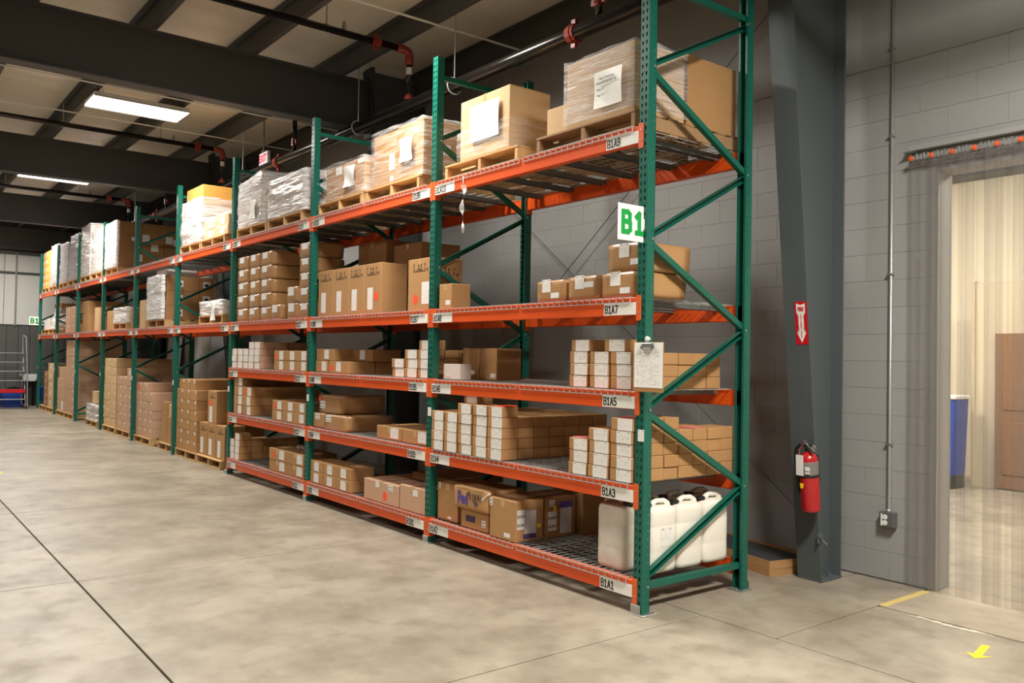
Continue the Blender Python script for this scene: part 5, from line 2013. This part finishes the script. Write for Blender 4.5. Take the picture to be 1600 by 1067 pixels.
# ------------------------------------------------------------------ lower shelf (z 2.04) of the fourth to ninth bays
S = Z[3]
z = S + PALZ
pallet(-9.10, 0.06, S, 'wooden pallet under the low white wrapped pack, lower shelf, fourth bay')
stack([(-9.05, -8.6), (-8.59, -8.12)], 0.09, 0.45, z, 0.17, [[1], [1]], 'low white pack, fourth bay', 'carton', WHITECARD, None, 'cartons in the low white pack')
wrap(-9.08, -8.10, 0.075, 0.56, z + 0.004, z + 0.20, 'crumpled white film round the low pack, lower shelf, fourth bay', FILM_H, 31, 0.025)
note(-8.32, 0.015, z + 0.05, 0.2, 0.26, 'white sheet hanging on the low white pack, fourth bay', SHEET)
pallet(-11.88, 0.06, S, 'wooden pallet under the tall white wrapped tower, lower shelf, fifth bay')
stack([(-11.84, -11.38), (-11.37, -10.9)], 0.09, 0.27, z, 0.245, [[3, 3, 3], [3, 3, 3]], 'white tower, fifth bay', 'carton', CARD_D, None, 'cartons in the white tower')
for k in range(3):
    for q, yy in enumerate((0.3, 0.75)):
        m_ = MB()
        m_.box(0, 0.0012, -0.06, 0.06, -0.055, 0.055)
        m_.box(0.0012, 0.002, -0.035, 0.035, -0.03, 0.02, 1)
        o_ = build(m_, 'picture_label', [PAPER_B, INK], None, (-10.898, yy, z + 0.12 + 0.245 * k))
        tag(o_, f'white label with black picture on the tower side, {LAYER[k]}, {"front" if q == 0 else "rear"}', 'label')
wrap(-11.85, -10.89, 0.035, 0.058, z + 0.004, z + 0.745, 'thick white film over the front of the tower, lower shelf, fifth bay', FILM_H, 33, 0.02)
carton(-11.55, -10.95, 0.1, 0.5, z + 0.74, 0.11, 'flat white carton on top of the wrapped tower, fifth bay', WHITECARD)
carton(-12.44, -12.10, 0.06, 0.35, S, 0.505, 'tall narrow pale carton on the lower shelf of the fifth bay', CARD_L)
pallet(-14.40, 0.06, S, 'wooden pallet under the small white pack, lower shelf, sixth bay')
carton(-14.36, -13.88, 0.09, 0.42, z, 0.27, 'white carton, farther of a pair in the small pack, sixth bay', WHITECARD, (('f', 'print', 0.5, 0.5, 0.2, 0.15),))
carton(-13.87, -13.40, 0.09, 0.42, z, 0.27, 'white carton, nearer of a pair in the small pack, sixth bay', WHITECARD, (('f', 'blank', 0.5, 0.5, 0.25, 0.24),))
wrap(-14.4, -13.38, 0.075, 0.53, z + 0.004, z + 0.29, 'white film round the small pack, lower shelf, sixth bay', FILM_H, 35, 0.02)
carton(-13.30, -12.9, 0.12, 0.5, S, 0.40, 'plain brown carton next to the small white pack, sixth bay', CARD_D)
carton(-15.06, -14.5, 0.09, 0.6, S, 0.40, 'plain brown carton at the far end of the lower shelf, sixth bay', CARD)
carton(-16.06, -15.72, 0.06, 0.35, S, 0.505, 'tall narrow pale carton on the lower shelf of the seventh bay', CARD_L)
carton(-15.71, -15.17, 0.1, 0.8, S, 0.50, 'large brown carton beside the tall pale one, seventh bay', CARD)
carton(-17.5, -16.9, 0.1, 0.8, S, 0.40, 'large brown carton, lower of a pair, lower shelf, seventh bay', CARD)
carton(-17.48, -16.92, 0.1, 0.8, S + 0.4, 0.30, 'large brown carton, upper of a pair, lower shelf, seventh bay', CARD)
stack([(-19.32, -18.8), (-18.79, -18.25)], 0.08, 0.8, S, 0.21, [[3], [3]], 'lower shelf, eighth bay', 'carton', CARD_P, lambda c, r: (('f', 'blank', 0.8, 0.8, 0.06, 0.05),), 'cartons, lower shelf, eighth bay')
carton(-18.22, -17.72, 0.1, 0.9, S, 0.72, 'very tall brown carton on the lower shelf of the eighth bay', CARD)
pallet(-22.53, 0.05, S, 'wooden pallet at the far end of the lower shelf, ninth bay')
pallet(-21.45, 0.05, S, 'wooden pallet under the crumpled white bag, lower shelf, ninth bay')
stack([(-22.45, -22.0), (-21.99, -21.52)], 0.35, 0.5, z, 0.24, [[3], [3]], 'lower shelf, ninth bay', 'carton', CARD, None, 'cartons, lower shelf, ninth bay')
carton(-22.4, -22.15, 0.1, 0.2, z, 0.26, 'narrow white carton at the pallet front, lower shelf, ninth bay', WHITECARD)
carton(-22.05, -21.7, 0.1, 0.2, z, 0.3, 'wider white carton at the pallet front, lower shelf, ninth bay', WHITECARD)
carton(-21.17, -20.88, 0.2, 0.22, z, 0.2, 'brown carton inside the crumpled white bag, ninth bay', CARD_P)
wrap(-21.35, -20.7, 0.08, 0.55, z, z + 0.55, 'crumpled white film bag narrowing to the top, ninth bay', FILM_H, 37, 0.03, taper=0.45)

# ------------------------------------------------------------------ floor pallets of the fourth to ninth bays
z = PALZ
pallet(-10.02, 0.03, 0, 'floor pallet under the tall carton stack, farther of two in the fourth bay')
cw = [(-10.04, -9.72), (-9.71, -9.39), (-9.38, -9.06)]
stack(cw, 0.05, 0.53, z, 0.155, [[6, 7], [6, 7], [6, 7]], 'floor pallet, fourth bay', 'carton', CARD, lambda c, r: (('f', 'blank', 0.84, 0.84, 0.045, 0.045),), 'cartons on the far floor pallet, fourth bay')
stack([(-9.95, -9.69), (-9.68, -9.43), (-9.42, -9.17)], 0.06, 0.52, z + 6 * 0.155, 0.155, [[1], [1], [1]], 'topping the floor pallet stack, fourth bay', 'carton', CARD, lambda c, r: (('f', 'blank', 0.84, 0.84, 0.045, 0.045),), 'cartons topping the fourth bay stack')
pallet(-8.99, 0.04, 0, 'floor pallet under the tall marked cartons, nearer of two in the fourth bay')
xs = [-9.03, -8.66, -8.29, -7.92]
w_ = ['farthest', 'middle', 'nearest']
for i in range(3):
    carton(xs[i], xs[i + 1] - 0.012, 0.09, 0.295, z, 0.475, f'tall marked carton, {w_[i]} of three standing on a floor pallet', CARD, (('f', 'marks', 0.5, 0.80, 0.26, 0.10), ('f', 'blank', 0.36, 0.30, 0.12, 0.23)))
carton(-8.70, -8.33, 0.10, 0.295, z + 0.477, 0.475, 'tall marked carton with orange dot on top of three others', CARD, (('f', 'marks', 0.5, 0.82, 0.26, 0.10), ('f', 'dot', 0.28, 0.62, 0.10, 0.10), ('f', 'blank', 0.36, 0.28, 0.12, 0.23)))
pallet(-12.53, 0.03, 0, 'floor pallet under the stepped carton stack, farther of two in the fifth bay')
cw = [(-12.53, -12.20), (-12.19, -11.86), (-11.85, -11.52)]
stack(cw, 0.07, 0.53, z, 0.157, [[6, 6], [6, 6], [5, 5]], 'floor pallet, fifth bay', 'carton', CARD_P, lambda c, r: (('f', 'blank', 0.84, 0.84, 0.05, 0.05),) + ((('f', 'dot', 0.5, 0.5, 0.11, 0.11),) if (c, r) == (0, 5) else ()), 'cartons on the far floor pallet, fifth bay')
pallet(-11.04, 0.05, 0, 'floor pallet under the narrow cartons, nearer of two in the fifth bay', w=0.87)
stack([(-11.02, -10.74), (-10.70, -10.38)], 0.1, 0.5, z, 0.222, [[3], [2]], 'narrow pallet, fifth bay', 'carton', CARD, None, 'cartons on the narrow floor pallet')
carton(-10.70, -10.38, 0.12, 0.48, z + 0.444, 0.20, 'open topped carton on the narrow floor pallet, fifth bay', CARD_L)
pallet(-15.04, 0.04, 0, 'floor pallet under the tallest carton stack, farther of two in the sixth bay')
stack([(-15.03, -14.56), (-14.55, -14.07)], 0.07, 0.53, z, 0.169, [[8, 8], [8, 8]], 'far floor pallet, sixth bay', 'carton', CARD_L, lambda c, r: (('f', 'blank', 0.84, 0.84, 0.05, 0.05),), 'cartons on the far floor pallet, sixth bay')
pallet(-13.93, 0.04, 0, 'floor pallet under the lower carton stack, nearer of two in the sixth bay')
stack([(-13.97, -13.62), (-13.61, -13.26), (-13.25, -12.9)], 0.07, 0.52, z, 0.169, [[6, 6], [6, 6], [6, 6]], 'near floor pallet, sixth bay', 'carton', CARD_P, lambda c, r: (('f', 'blank', 0.84, 0.84, 0.055, 0.055),), 'cartons on the near floor pallet, sixth bay')
carton(-13.28, -12.94, 0.08, 0.5, z + 6 * 0.169, 0.169, 'single carton topping the lower stack, sixth bay', CARD_P, (('f', 'red', 0.6, 0.5, 0.1, 0.1),))
pallet(-16.66, 0.05, 0, 'floor pallet under the small white bundle, seventh bay')
carton(-16.64, -15.70, 0.1, 0.5, z, 0.33, 'low carton inside the small white bundle, seventh bay floor', CARD_P)
wrap(-16.7, -15.66, 0.08, 0.62, z + 0.004, z + 0.335, 'white film round the small bundle on the seventh bay floor', FILM_H, 41, 0.02)
carton(-16.36, -15.96, 0.12, 0.35, z + 0.372, 0.25, 'plain carton sitting on the small white bundle, seventh bay floor', CARD_L)
pallet(-20.09, 0.04, 0, 'floor pallet under the pink boxes, farther of two in the eighth bay')
stack([(-20.09, -19.14)], 0.07, 0.5, z, 0.27, [[3]], 'far floor pallet, eighth bay', 'carton', CARD_P, lambda c, r: (('f', 'blank', 0.7, 0.5, 0.22, 0.22),) if r == 0 else (), 'large cartons on the far floor pallet, eighth bay')
carton(-19.94, -19.14, 0.08, 0.5, z + 0.811, 0.27, 'large pinkish carton topping the far pile, eighth bay floor', CARD_P)
pallet(-19.05, 0.04, 0, 'floor pallet under the towering stack, nearer of two in the eighth bay')
stack([(-19.07, -18.06)], 0.07, 0.52, z, 0.193, [[9, 9]], 'near floor pallet, eighth bay', 'wide carton', CARD_P, lambda c, r: (('f', 'blank', 0.85, 0.8, 0.07, 0.06),), 'cartons in the towering stack, eighth bay')
pallet(-22.55, 0.04, 0, 'floor pallet farthest along the racks, ninth bay', w=1.0)
pallet(-21.50, 0.04, 0, 'second farthest floor pallet along the racks, ninth bay', w=0.95)
stack([(-22.0, -21.55)], 0.07, 0.5, z, 0.185, [[5]], 'farthest floor pallet, ninth bay', 'brown carton', CARD_D, lambda c, r: (('f', 'blank', 0.6, 0.6, 0.08, 0.06),), 'brown cartons, farthest floor pallet')
stack([(-21.42, -20.65)], 0.07, 0.5, z, 0.23, [[5]], 'second farthest floor pallet', 'pale carton', CARD_L, lambda c, r: (('f', 'blank', 0.5, 0.6, 0.14, 0.13),), 'pale cartons, second farthest floor pallet')

# ------------------------------------------------------------------ boards and a dark door panel leaning behind the racks
def leaning(x0, x1, h, label, mat, lean=0.18, z=0.0):
    e = empty('leaning_board', label, 'board', ((x0 + x1) / 2, 2.17, 0))
    w = x1 - x0
    m = MB()
    m.cbox(-w / 2, w / 2, -0.04, 0, 0, h, 0.003)
    b = build(m, 'board_sheet', mat, e)
    m = MB()
    m.cbox(-w / 2 - 0.004, w / 2 + 0.004, -0.044, 0.002, h - 0.02, h + 0.004, 0.002)
    build(m, 'edge_band', mat, e)
    e.rotation_euler = (-math.asin(lean / h), 0, 0)
    e.location.y = 2.17 - lean - 0.01
    return e


leaning(-14.65, -13.45, 2.35, 'tall pale board leaning on the wall behind the fourth rack bay', FOAM)
leaning(-15.75, -14.72, 2.4, 'tall white board leaning on the wall next to a pale pipe behind the racks', METALW)
leaning(-17.8, -16.8, 2.3, 'pale blue board leaning on the wall behind the fifth rack bay', FOAM)
leaning(-20.4, -18.35, 2.4, 'wide dark door panel leaning on the wall behind the eighth rack bay', RUBBER)  # stands in for a dark door, built with the leaning board shape
m_ = MB()
m_.path([(-14.685, 2.14, 0), (-14.685, 2.14, 3.2)], 0.028, 10)
tag(build(m_, 'white_pipe', WHITE), 'white vertical pipe on the wall behind the fourth rack bay', 'pipe')


# ------------------------------------------------------------------ fire extinguisher and its sign
def on_flange(e, z):
    e.rotation_euler = (math.atan(0.108), 0, 0)
    e.location.y = flange_y(z) - 0.001
    e.location.z = z


def build_fire():
    e = empty('fire_sign', 'red sign with white arrow reading FIRE EXTINGUISHER on the grey column', 'sign', (0.153, 0, 1.762))
    m = MB()
    m.box(-0.05, 0.05, -0.0015, 0, 0, 0.315)
    build(m, 'sign_panel', SIGNRED, e)
    m = MB()
    pts = [(-0.036, 0.303), (-0.036, 0.235), (-0.022, 0.225), (-0.022, 0.085), (-0.037, 0.085), (0, 0.012), (0.037, 0.085), (0.022, 0.085), (0.022, 0.225), (0.036, 0.235), (0.036, 0.303), (0, 0.29)]
    vs = [(x, -0.0024, zz) for x, zz in pts] + [(0, -0.0024, 0.16)]
    m.add(vs, [(i, (i + 1) % 12, 12) for i in range(12)])
    # flip so that the arrow faces the aisle
    m.f = [tuple(reversed(f)) if (Vector(m.v[f[1]]) - Vector(m.v[f[0]])).cross(Vector(m.v[f[2]]) - Vector(m.v[f[0]])).y > 0 else f for f in m.f]
    a = build(m, 'arrow', SIGNWHITE, e)
    link('lettering', text_mesh('FIRE', 0.042, SIGNRED, 0.62, 0.0004, 0.002), a, (0, -0.0032, 0.258))
    for k, ch in enumerate('EXTINGUISHER'):
        link('lettering', text_mesh(ch, 0.0165, SIGNRED, 0.9, 0.0004, 0.0006), a, (0, -0.0032, 0.216 - k * 0.0145))
    on_flange(e, 1.762)

    e = empty('fire_extinguisher', 'red fire extinguisher with black hose and white tag on the grey column', 'extinguisher', (0.213, 0, 0.56))
    T0 = Matrix.Translation((0, -0.092, 0))
    m = MB()
    m.lathe([(0.06, 0.0), (0.066, 0.004), (0.068, 0.02), (0.068, 0.36), (0.064, 0.39), (0.05, 0.415), (0.03, 0.43), (0.022, 0.436)], 24, 0, T0)
    build(m, 'cylinder_body', RED, e, smooth=True)
    m = MB()
    m.lathe([(0.0683, 0.262), (0.0688, 0.264), (0.0688, 0.365), (0.0683, 0.367)], 24, 0, T0)
    build(m, 'instruction_label', pmat('label_grey', (120, 116, 112), rough=0.35, namt=0.4, nscale=30), e, smooth=True)
    m = MB()
    m.cbox(0.012, 0.05, -0.163, -0.158, 0.305, 0.335, 0.001)
    m.cbox(0.012, 0.05, -0.163, -0.158, 0.285, 0.298, 0.001)
    build(m, 'label_print', WHITE, e)
    m = MB()
    m.lathe([(0.0695, 0.252), (0.0715, 0.254), (0.0715, 0.270), (0.0695, 0.272)], 24, 0, T0)
    m.cbox(-0.03, 0.03, -0.03, 0.0, 0.20, 0.4, 0.004)
    build(m, 'bracket_strap', BLACK, e)
    m = MB()
    m.lathe([(0.022, 0.434), (0.024, 0.45), (0.02, 0.47), (0.024, 0.485)], 12, 0, T0)
    m.path([(0, -0.092, 0.475), (0.03, -0.10, 0.478), (0.055, -0.105, 0.475)], [0.012, 0.012, 0.014], 8)
    v = build(m, 'valve', BLACK, e)
    m = MB()
    m.lathe([(0.016, 0), (0.016, 0.012)], 12, 0, Matrix.Translation((0.06, -0.105, 0.475)) @ Matrix.Rotation(math.pi / 2, 4, 'X'))
    build(m, 'pressure_gauge', ZINC, v)
    m = MB()
    m.bar((-0.02, -0.095, 0.50), (0.075, -0.13, 0.452), 0.022, 0.005, (0.2, 1, 0))
    m.bar((-0.015, -0.095, 0.478), (0.06, -0.125, 0.445), 0.022, 0.005, (0.2, 1, 0))
    m.path([(-0.03, -0.11, 0.505), (-0.02, -0.115, 0.52), (0.0, -0.11, 0.52), (0.0, -0.11, 0.50), (-0.015, -0.11, 0.495)], 0.0025, 5)
    m.path([(0.0, -0.11, 0.52), (0.02, -0.12, 0.545)], 0.003, 5)
    build(m, 'squeeze_handle', ZINC, e)
    m = MB()
    m.path([(-0.018, -0.095, 0.478), (-0.055, -0.10, 0.482), (-0.088, -0.105, 0.45), (-0.095, -0.11, 0.38), (-0.086, -0.115, 0.29), (-0.078, -0.115, 0.20), (-0.075, -0.115, 0.13)], [0.012, 0.0115, 0.0115, 0.0115, 0.0115, 0.0115, 0.0135], 10)
    build(m, 'hose', BLACK, e, smooth=True)
    m = MB()
    m.bar((-0.022, -0.168, 0.42), (-0.026, -0.170, 0.27), 0.06, 0.0015, (1, 0, 0))
    t = build(m, 'inspection_tag', PAPER_B, e)
    m = MB()
    m.path([(-0.01, -0.11, 0.51), (-0.03, -0.15, 0.46), (-0.022, -0.169, 0.41)], 0.002, 4)
    build(m, 'tag_string', RED, t)
    m = MB()
    m.lathe([(0.012, 0), (0.012, 0.004)], 12, 0, Matrix.Translation((-0.022, -0.158, 0.185)) @ Matrix.Rotation(math.pi / 2, 4, 'X'))
    m.cbox(-0.036, -0.006, -0.162, -0.156, 0.195, 0.21, 0.001)
    build(m, 'yellow_seal', YELLOW, e)
    on_flange(e, 0.56)
    # small padlocked latch low on the column
    e = empty('latch_bracket', 'small grey bracket with a silver pin low on the grey column', 'bracket', (0.213, 1.66, 0.30))
    m = MB()
    m.cbox(0.0, 0.006, -0.03, 0.03, 0.0, 0.075, 0.003)
    m.lathe([(0.022, 0), (0.022, 0.012), (0.014, 0.014)], 12, 0, Matrix.Translation((0.006, 0.0, 0.05)) @ Matrix.Rotation(math.pi / 2, 4, 'Y'))
    build(m, 'bracket_plate', STEEL_D, e)
    m = MB()
    m.path([(0.012, -0.005, 0.035), (0.03, 0.05, -0.01)], 0.005, 6)
    build(m, 'pin', ZINC, e)


build_fire()


# ------------------------------------------------------------------ cardboard trays with black mats on the floor
def build_trays():
    R = -0.21
    for k, (z0, lab, hm) in enumerate(((0.0, 'shallow cardboard tray on the floor behind the near rack end, lower of two', 0.055), (0.056, 'shallow cardboard tray with flared corners, upper of two by the column', 0.062))):
        e = empty('cardboard_tray', lab, 'tray', (-0.60, 1.63, z0), R)
        w, d, t = 0.98, 0.42, 0.006
        m = MB()
        m.box(-w / 2, w / 2, 0, d, 0.0005, 0.005)
        build(m, 'tray_base', CARD_D, e)
        m = MB()
        m.bar((-w / 2, 0, hm / 2), (w / 2, 0, hm / 2), t, hm, (0, 1, 0))
        build(m, 'tray_wall', CARD, e)
        m = MB()
        m.bar((w / 2, 0, hm / 2), (w / 2 + (0.01 if k else 0), d, hm / 2), t, hm, (1, 0, 0))
        build(m, 'tray_wall', CARD, e)
        m = MB()
        m.bar((-w / 2, d, hm / 2), (w / 2, d, hm / 2 + 0.02 * k), t, hm, (0, 1, 0))
        build(m, 'tray_wall', CARD, e)
        m = MB()
        m.bar((-w / 2, 0, hm / 2), (-w / 2, d, hm / 2), t, hm, (1, 0, 0))
        build(m, 'tray_wall', CARD, e)
        if k:
            m = MB()
            m.cbox(-w / 2 + 0.012, w / 2 - 0.012, 0.012, d - 0.012, 0.006, 0.05, 0.004)
            o = build(m, 'rubber_mat', RUBBER, None, (-0.60, 1.63, z0), R)
            tag(o, 'stack of flat black mats lying in the upper cardboard tray', 'mat')


build_trays()


# ------------------------------------------------------------------ rolling ladder, bins and basin at the far end
def build_far():
    e = empty('rolling_ladder', 'grey steel rolling ladder with a red lower step by the far wall', 'ladder', (-22.75, -0.62, 0))
    m = MB()
    for sy in (-0.36, 0.36):
        m.path([(0.05, sy, 0.09), (-0.62, sy, 1.6), (-0.66, sy, 2.0)], 0.016, 7)
    build(m, 'side_rail', ALU, e)
    m = MB()
    for sy in (-0.36, 0.36):
        m.path([(0.10, sy * 1.12, 0.06), (0.02, sy * 1.08, 1.0), (-0.10, sy, 1.96), (-0.6, sy, 2.02)], 0.018, 7)
        m.path([(-0.62, sy, 0.09), (-0.62, sy, 1.62)], 0.016, 7)
        m.path([(0.05, sy, 0.09), (-0.62, sy, 0.09)], 0.016, 7)
    build(m, 'hand_rail', ALU, e)
    for k in range(6):
        m = MB()
        x = 0.02 - 0.105 * k
        zz = 0.27 + 0.252 * k
        m.cbox(x - 0.09, x + 0.06, -0.355, 0.355, zz - 0.02, zz, 0.004)
        build(m, 'step', ALU, e)
    m = MB()
    m.cbox(0.075, 0.085, -0.28, 0.35, 0.44, 0.54, 0.003)
    build(m, 'red_plate', SIGNRED, e)
    for sx in (0.08, -0.62):
        for sy in (-0.38, 0.38):
            m = MB()
            m.lathe([(0.02, -0.012), (0.045, -0.012), (0.045, 0.012), (0.02, 0.012)], 12, 0, Matrix.Translation((sx, sy, 0.046)) @ Matrix.Rotation(math.pi / 2, 4, 'X'))
            build(m, 'wheel', BLACK, e)

    def bin_(x, y, w, h, lab):
        b = empty('storage_bin', lab, 'bin', (x, y, 0))
        m = MB()
        m.prism([(-w * 0.42, 0.001), (w * 0.42, 0.001), (w * 0.5, h), (-w * 0.5, h)], -w * 0.45, w * 0.45, 'yz')
        build(m, 'bin_body', BLUE, b)
        m = MB()
        m.cbox(-w * 0.49, w * 0.49, -w * 0.54, w * 0.54, h, h + 0.035, 0.008)
        build(m, 'bin_rim', BLUE, b)
        return b
    bin_(-23.75, -0.47, 0.52, 0.42, 'blue plastic bin behind the rolling ladder by the far wall')
    bin_(-23.35, 0.45, 0.50, 0.55, 'taller blue plastic bin beside the far end frame of the racks')
    m = MB()
    m.lathe([(0.19, 0.0), (0.2, 0.04), (0.1, 0.1), (0.0, 0.12)], 14, 0, Matrix.Translation((-23.75, -0.42, 0.457)))
    o = build(m, 'black_bag', BLACK, None, smooth=True)
    tag(o, 'black bag lying on the blue bin behind the rolling ladder', 'bag')
    e = empty('wash_basin', 'white wash basin on dark legs beside the far end frame', 'basin', (-23.9, 0.1, 0))
    e.location = (-24.02, 0.0, 0)
    m = MB()
    m.prism([(-0.13, 0.72), (0.13, 0.72), (0.22, 0.88), (0.22, 0.915), (-0.22, 0.915), (-0.22, 0.88)], -0.2, 0.2, 'yz')
    build(m, 'basin_bowl', WHITE, e)
    m = MB()
    for sy in (-0.12, 0.12):
        for sx in (-0.12, 0.12):
            m.path([(sx, sy, 0), (sx, sy, 0.72)], 0.015, 6)
    build(m, 'basin_leg', BLACK, e)


build_far()

# ------------------------------------------------------------------ every label names one thing
_seen = {}
for _o in bpy.data.objects:
    if _o.parent is None and 'label' in _o:
        _l = _o['label']
        if _l in _seen and not ('group' in _o and _seen[_l].get('group') == _o['group'] and 'out of sight' in _l or 'lights beyond' in str(_o.get('group'))):
            print('DUPLICATE LABEL', _l)
        _seen[_l] = _o
        if not 4 <= len(_l.split()) <= 16:
            print('LABEL LENGTH', len(_l.split()), _l)
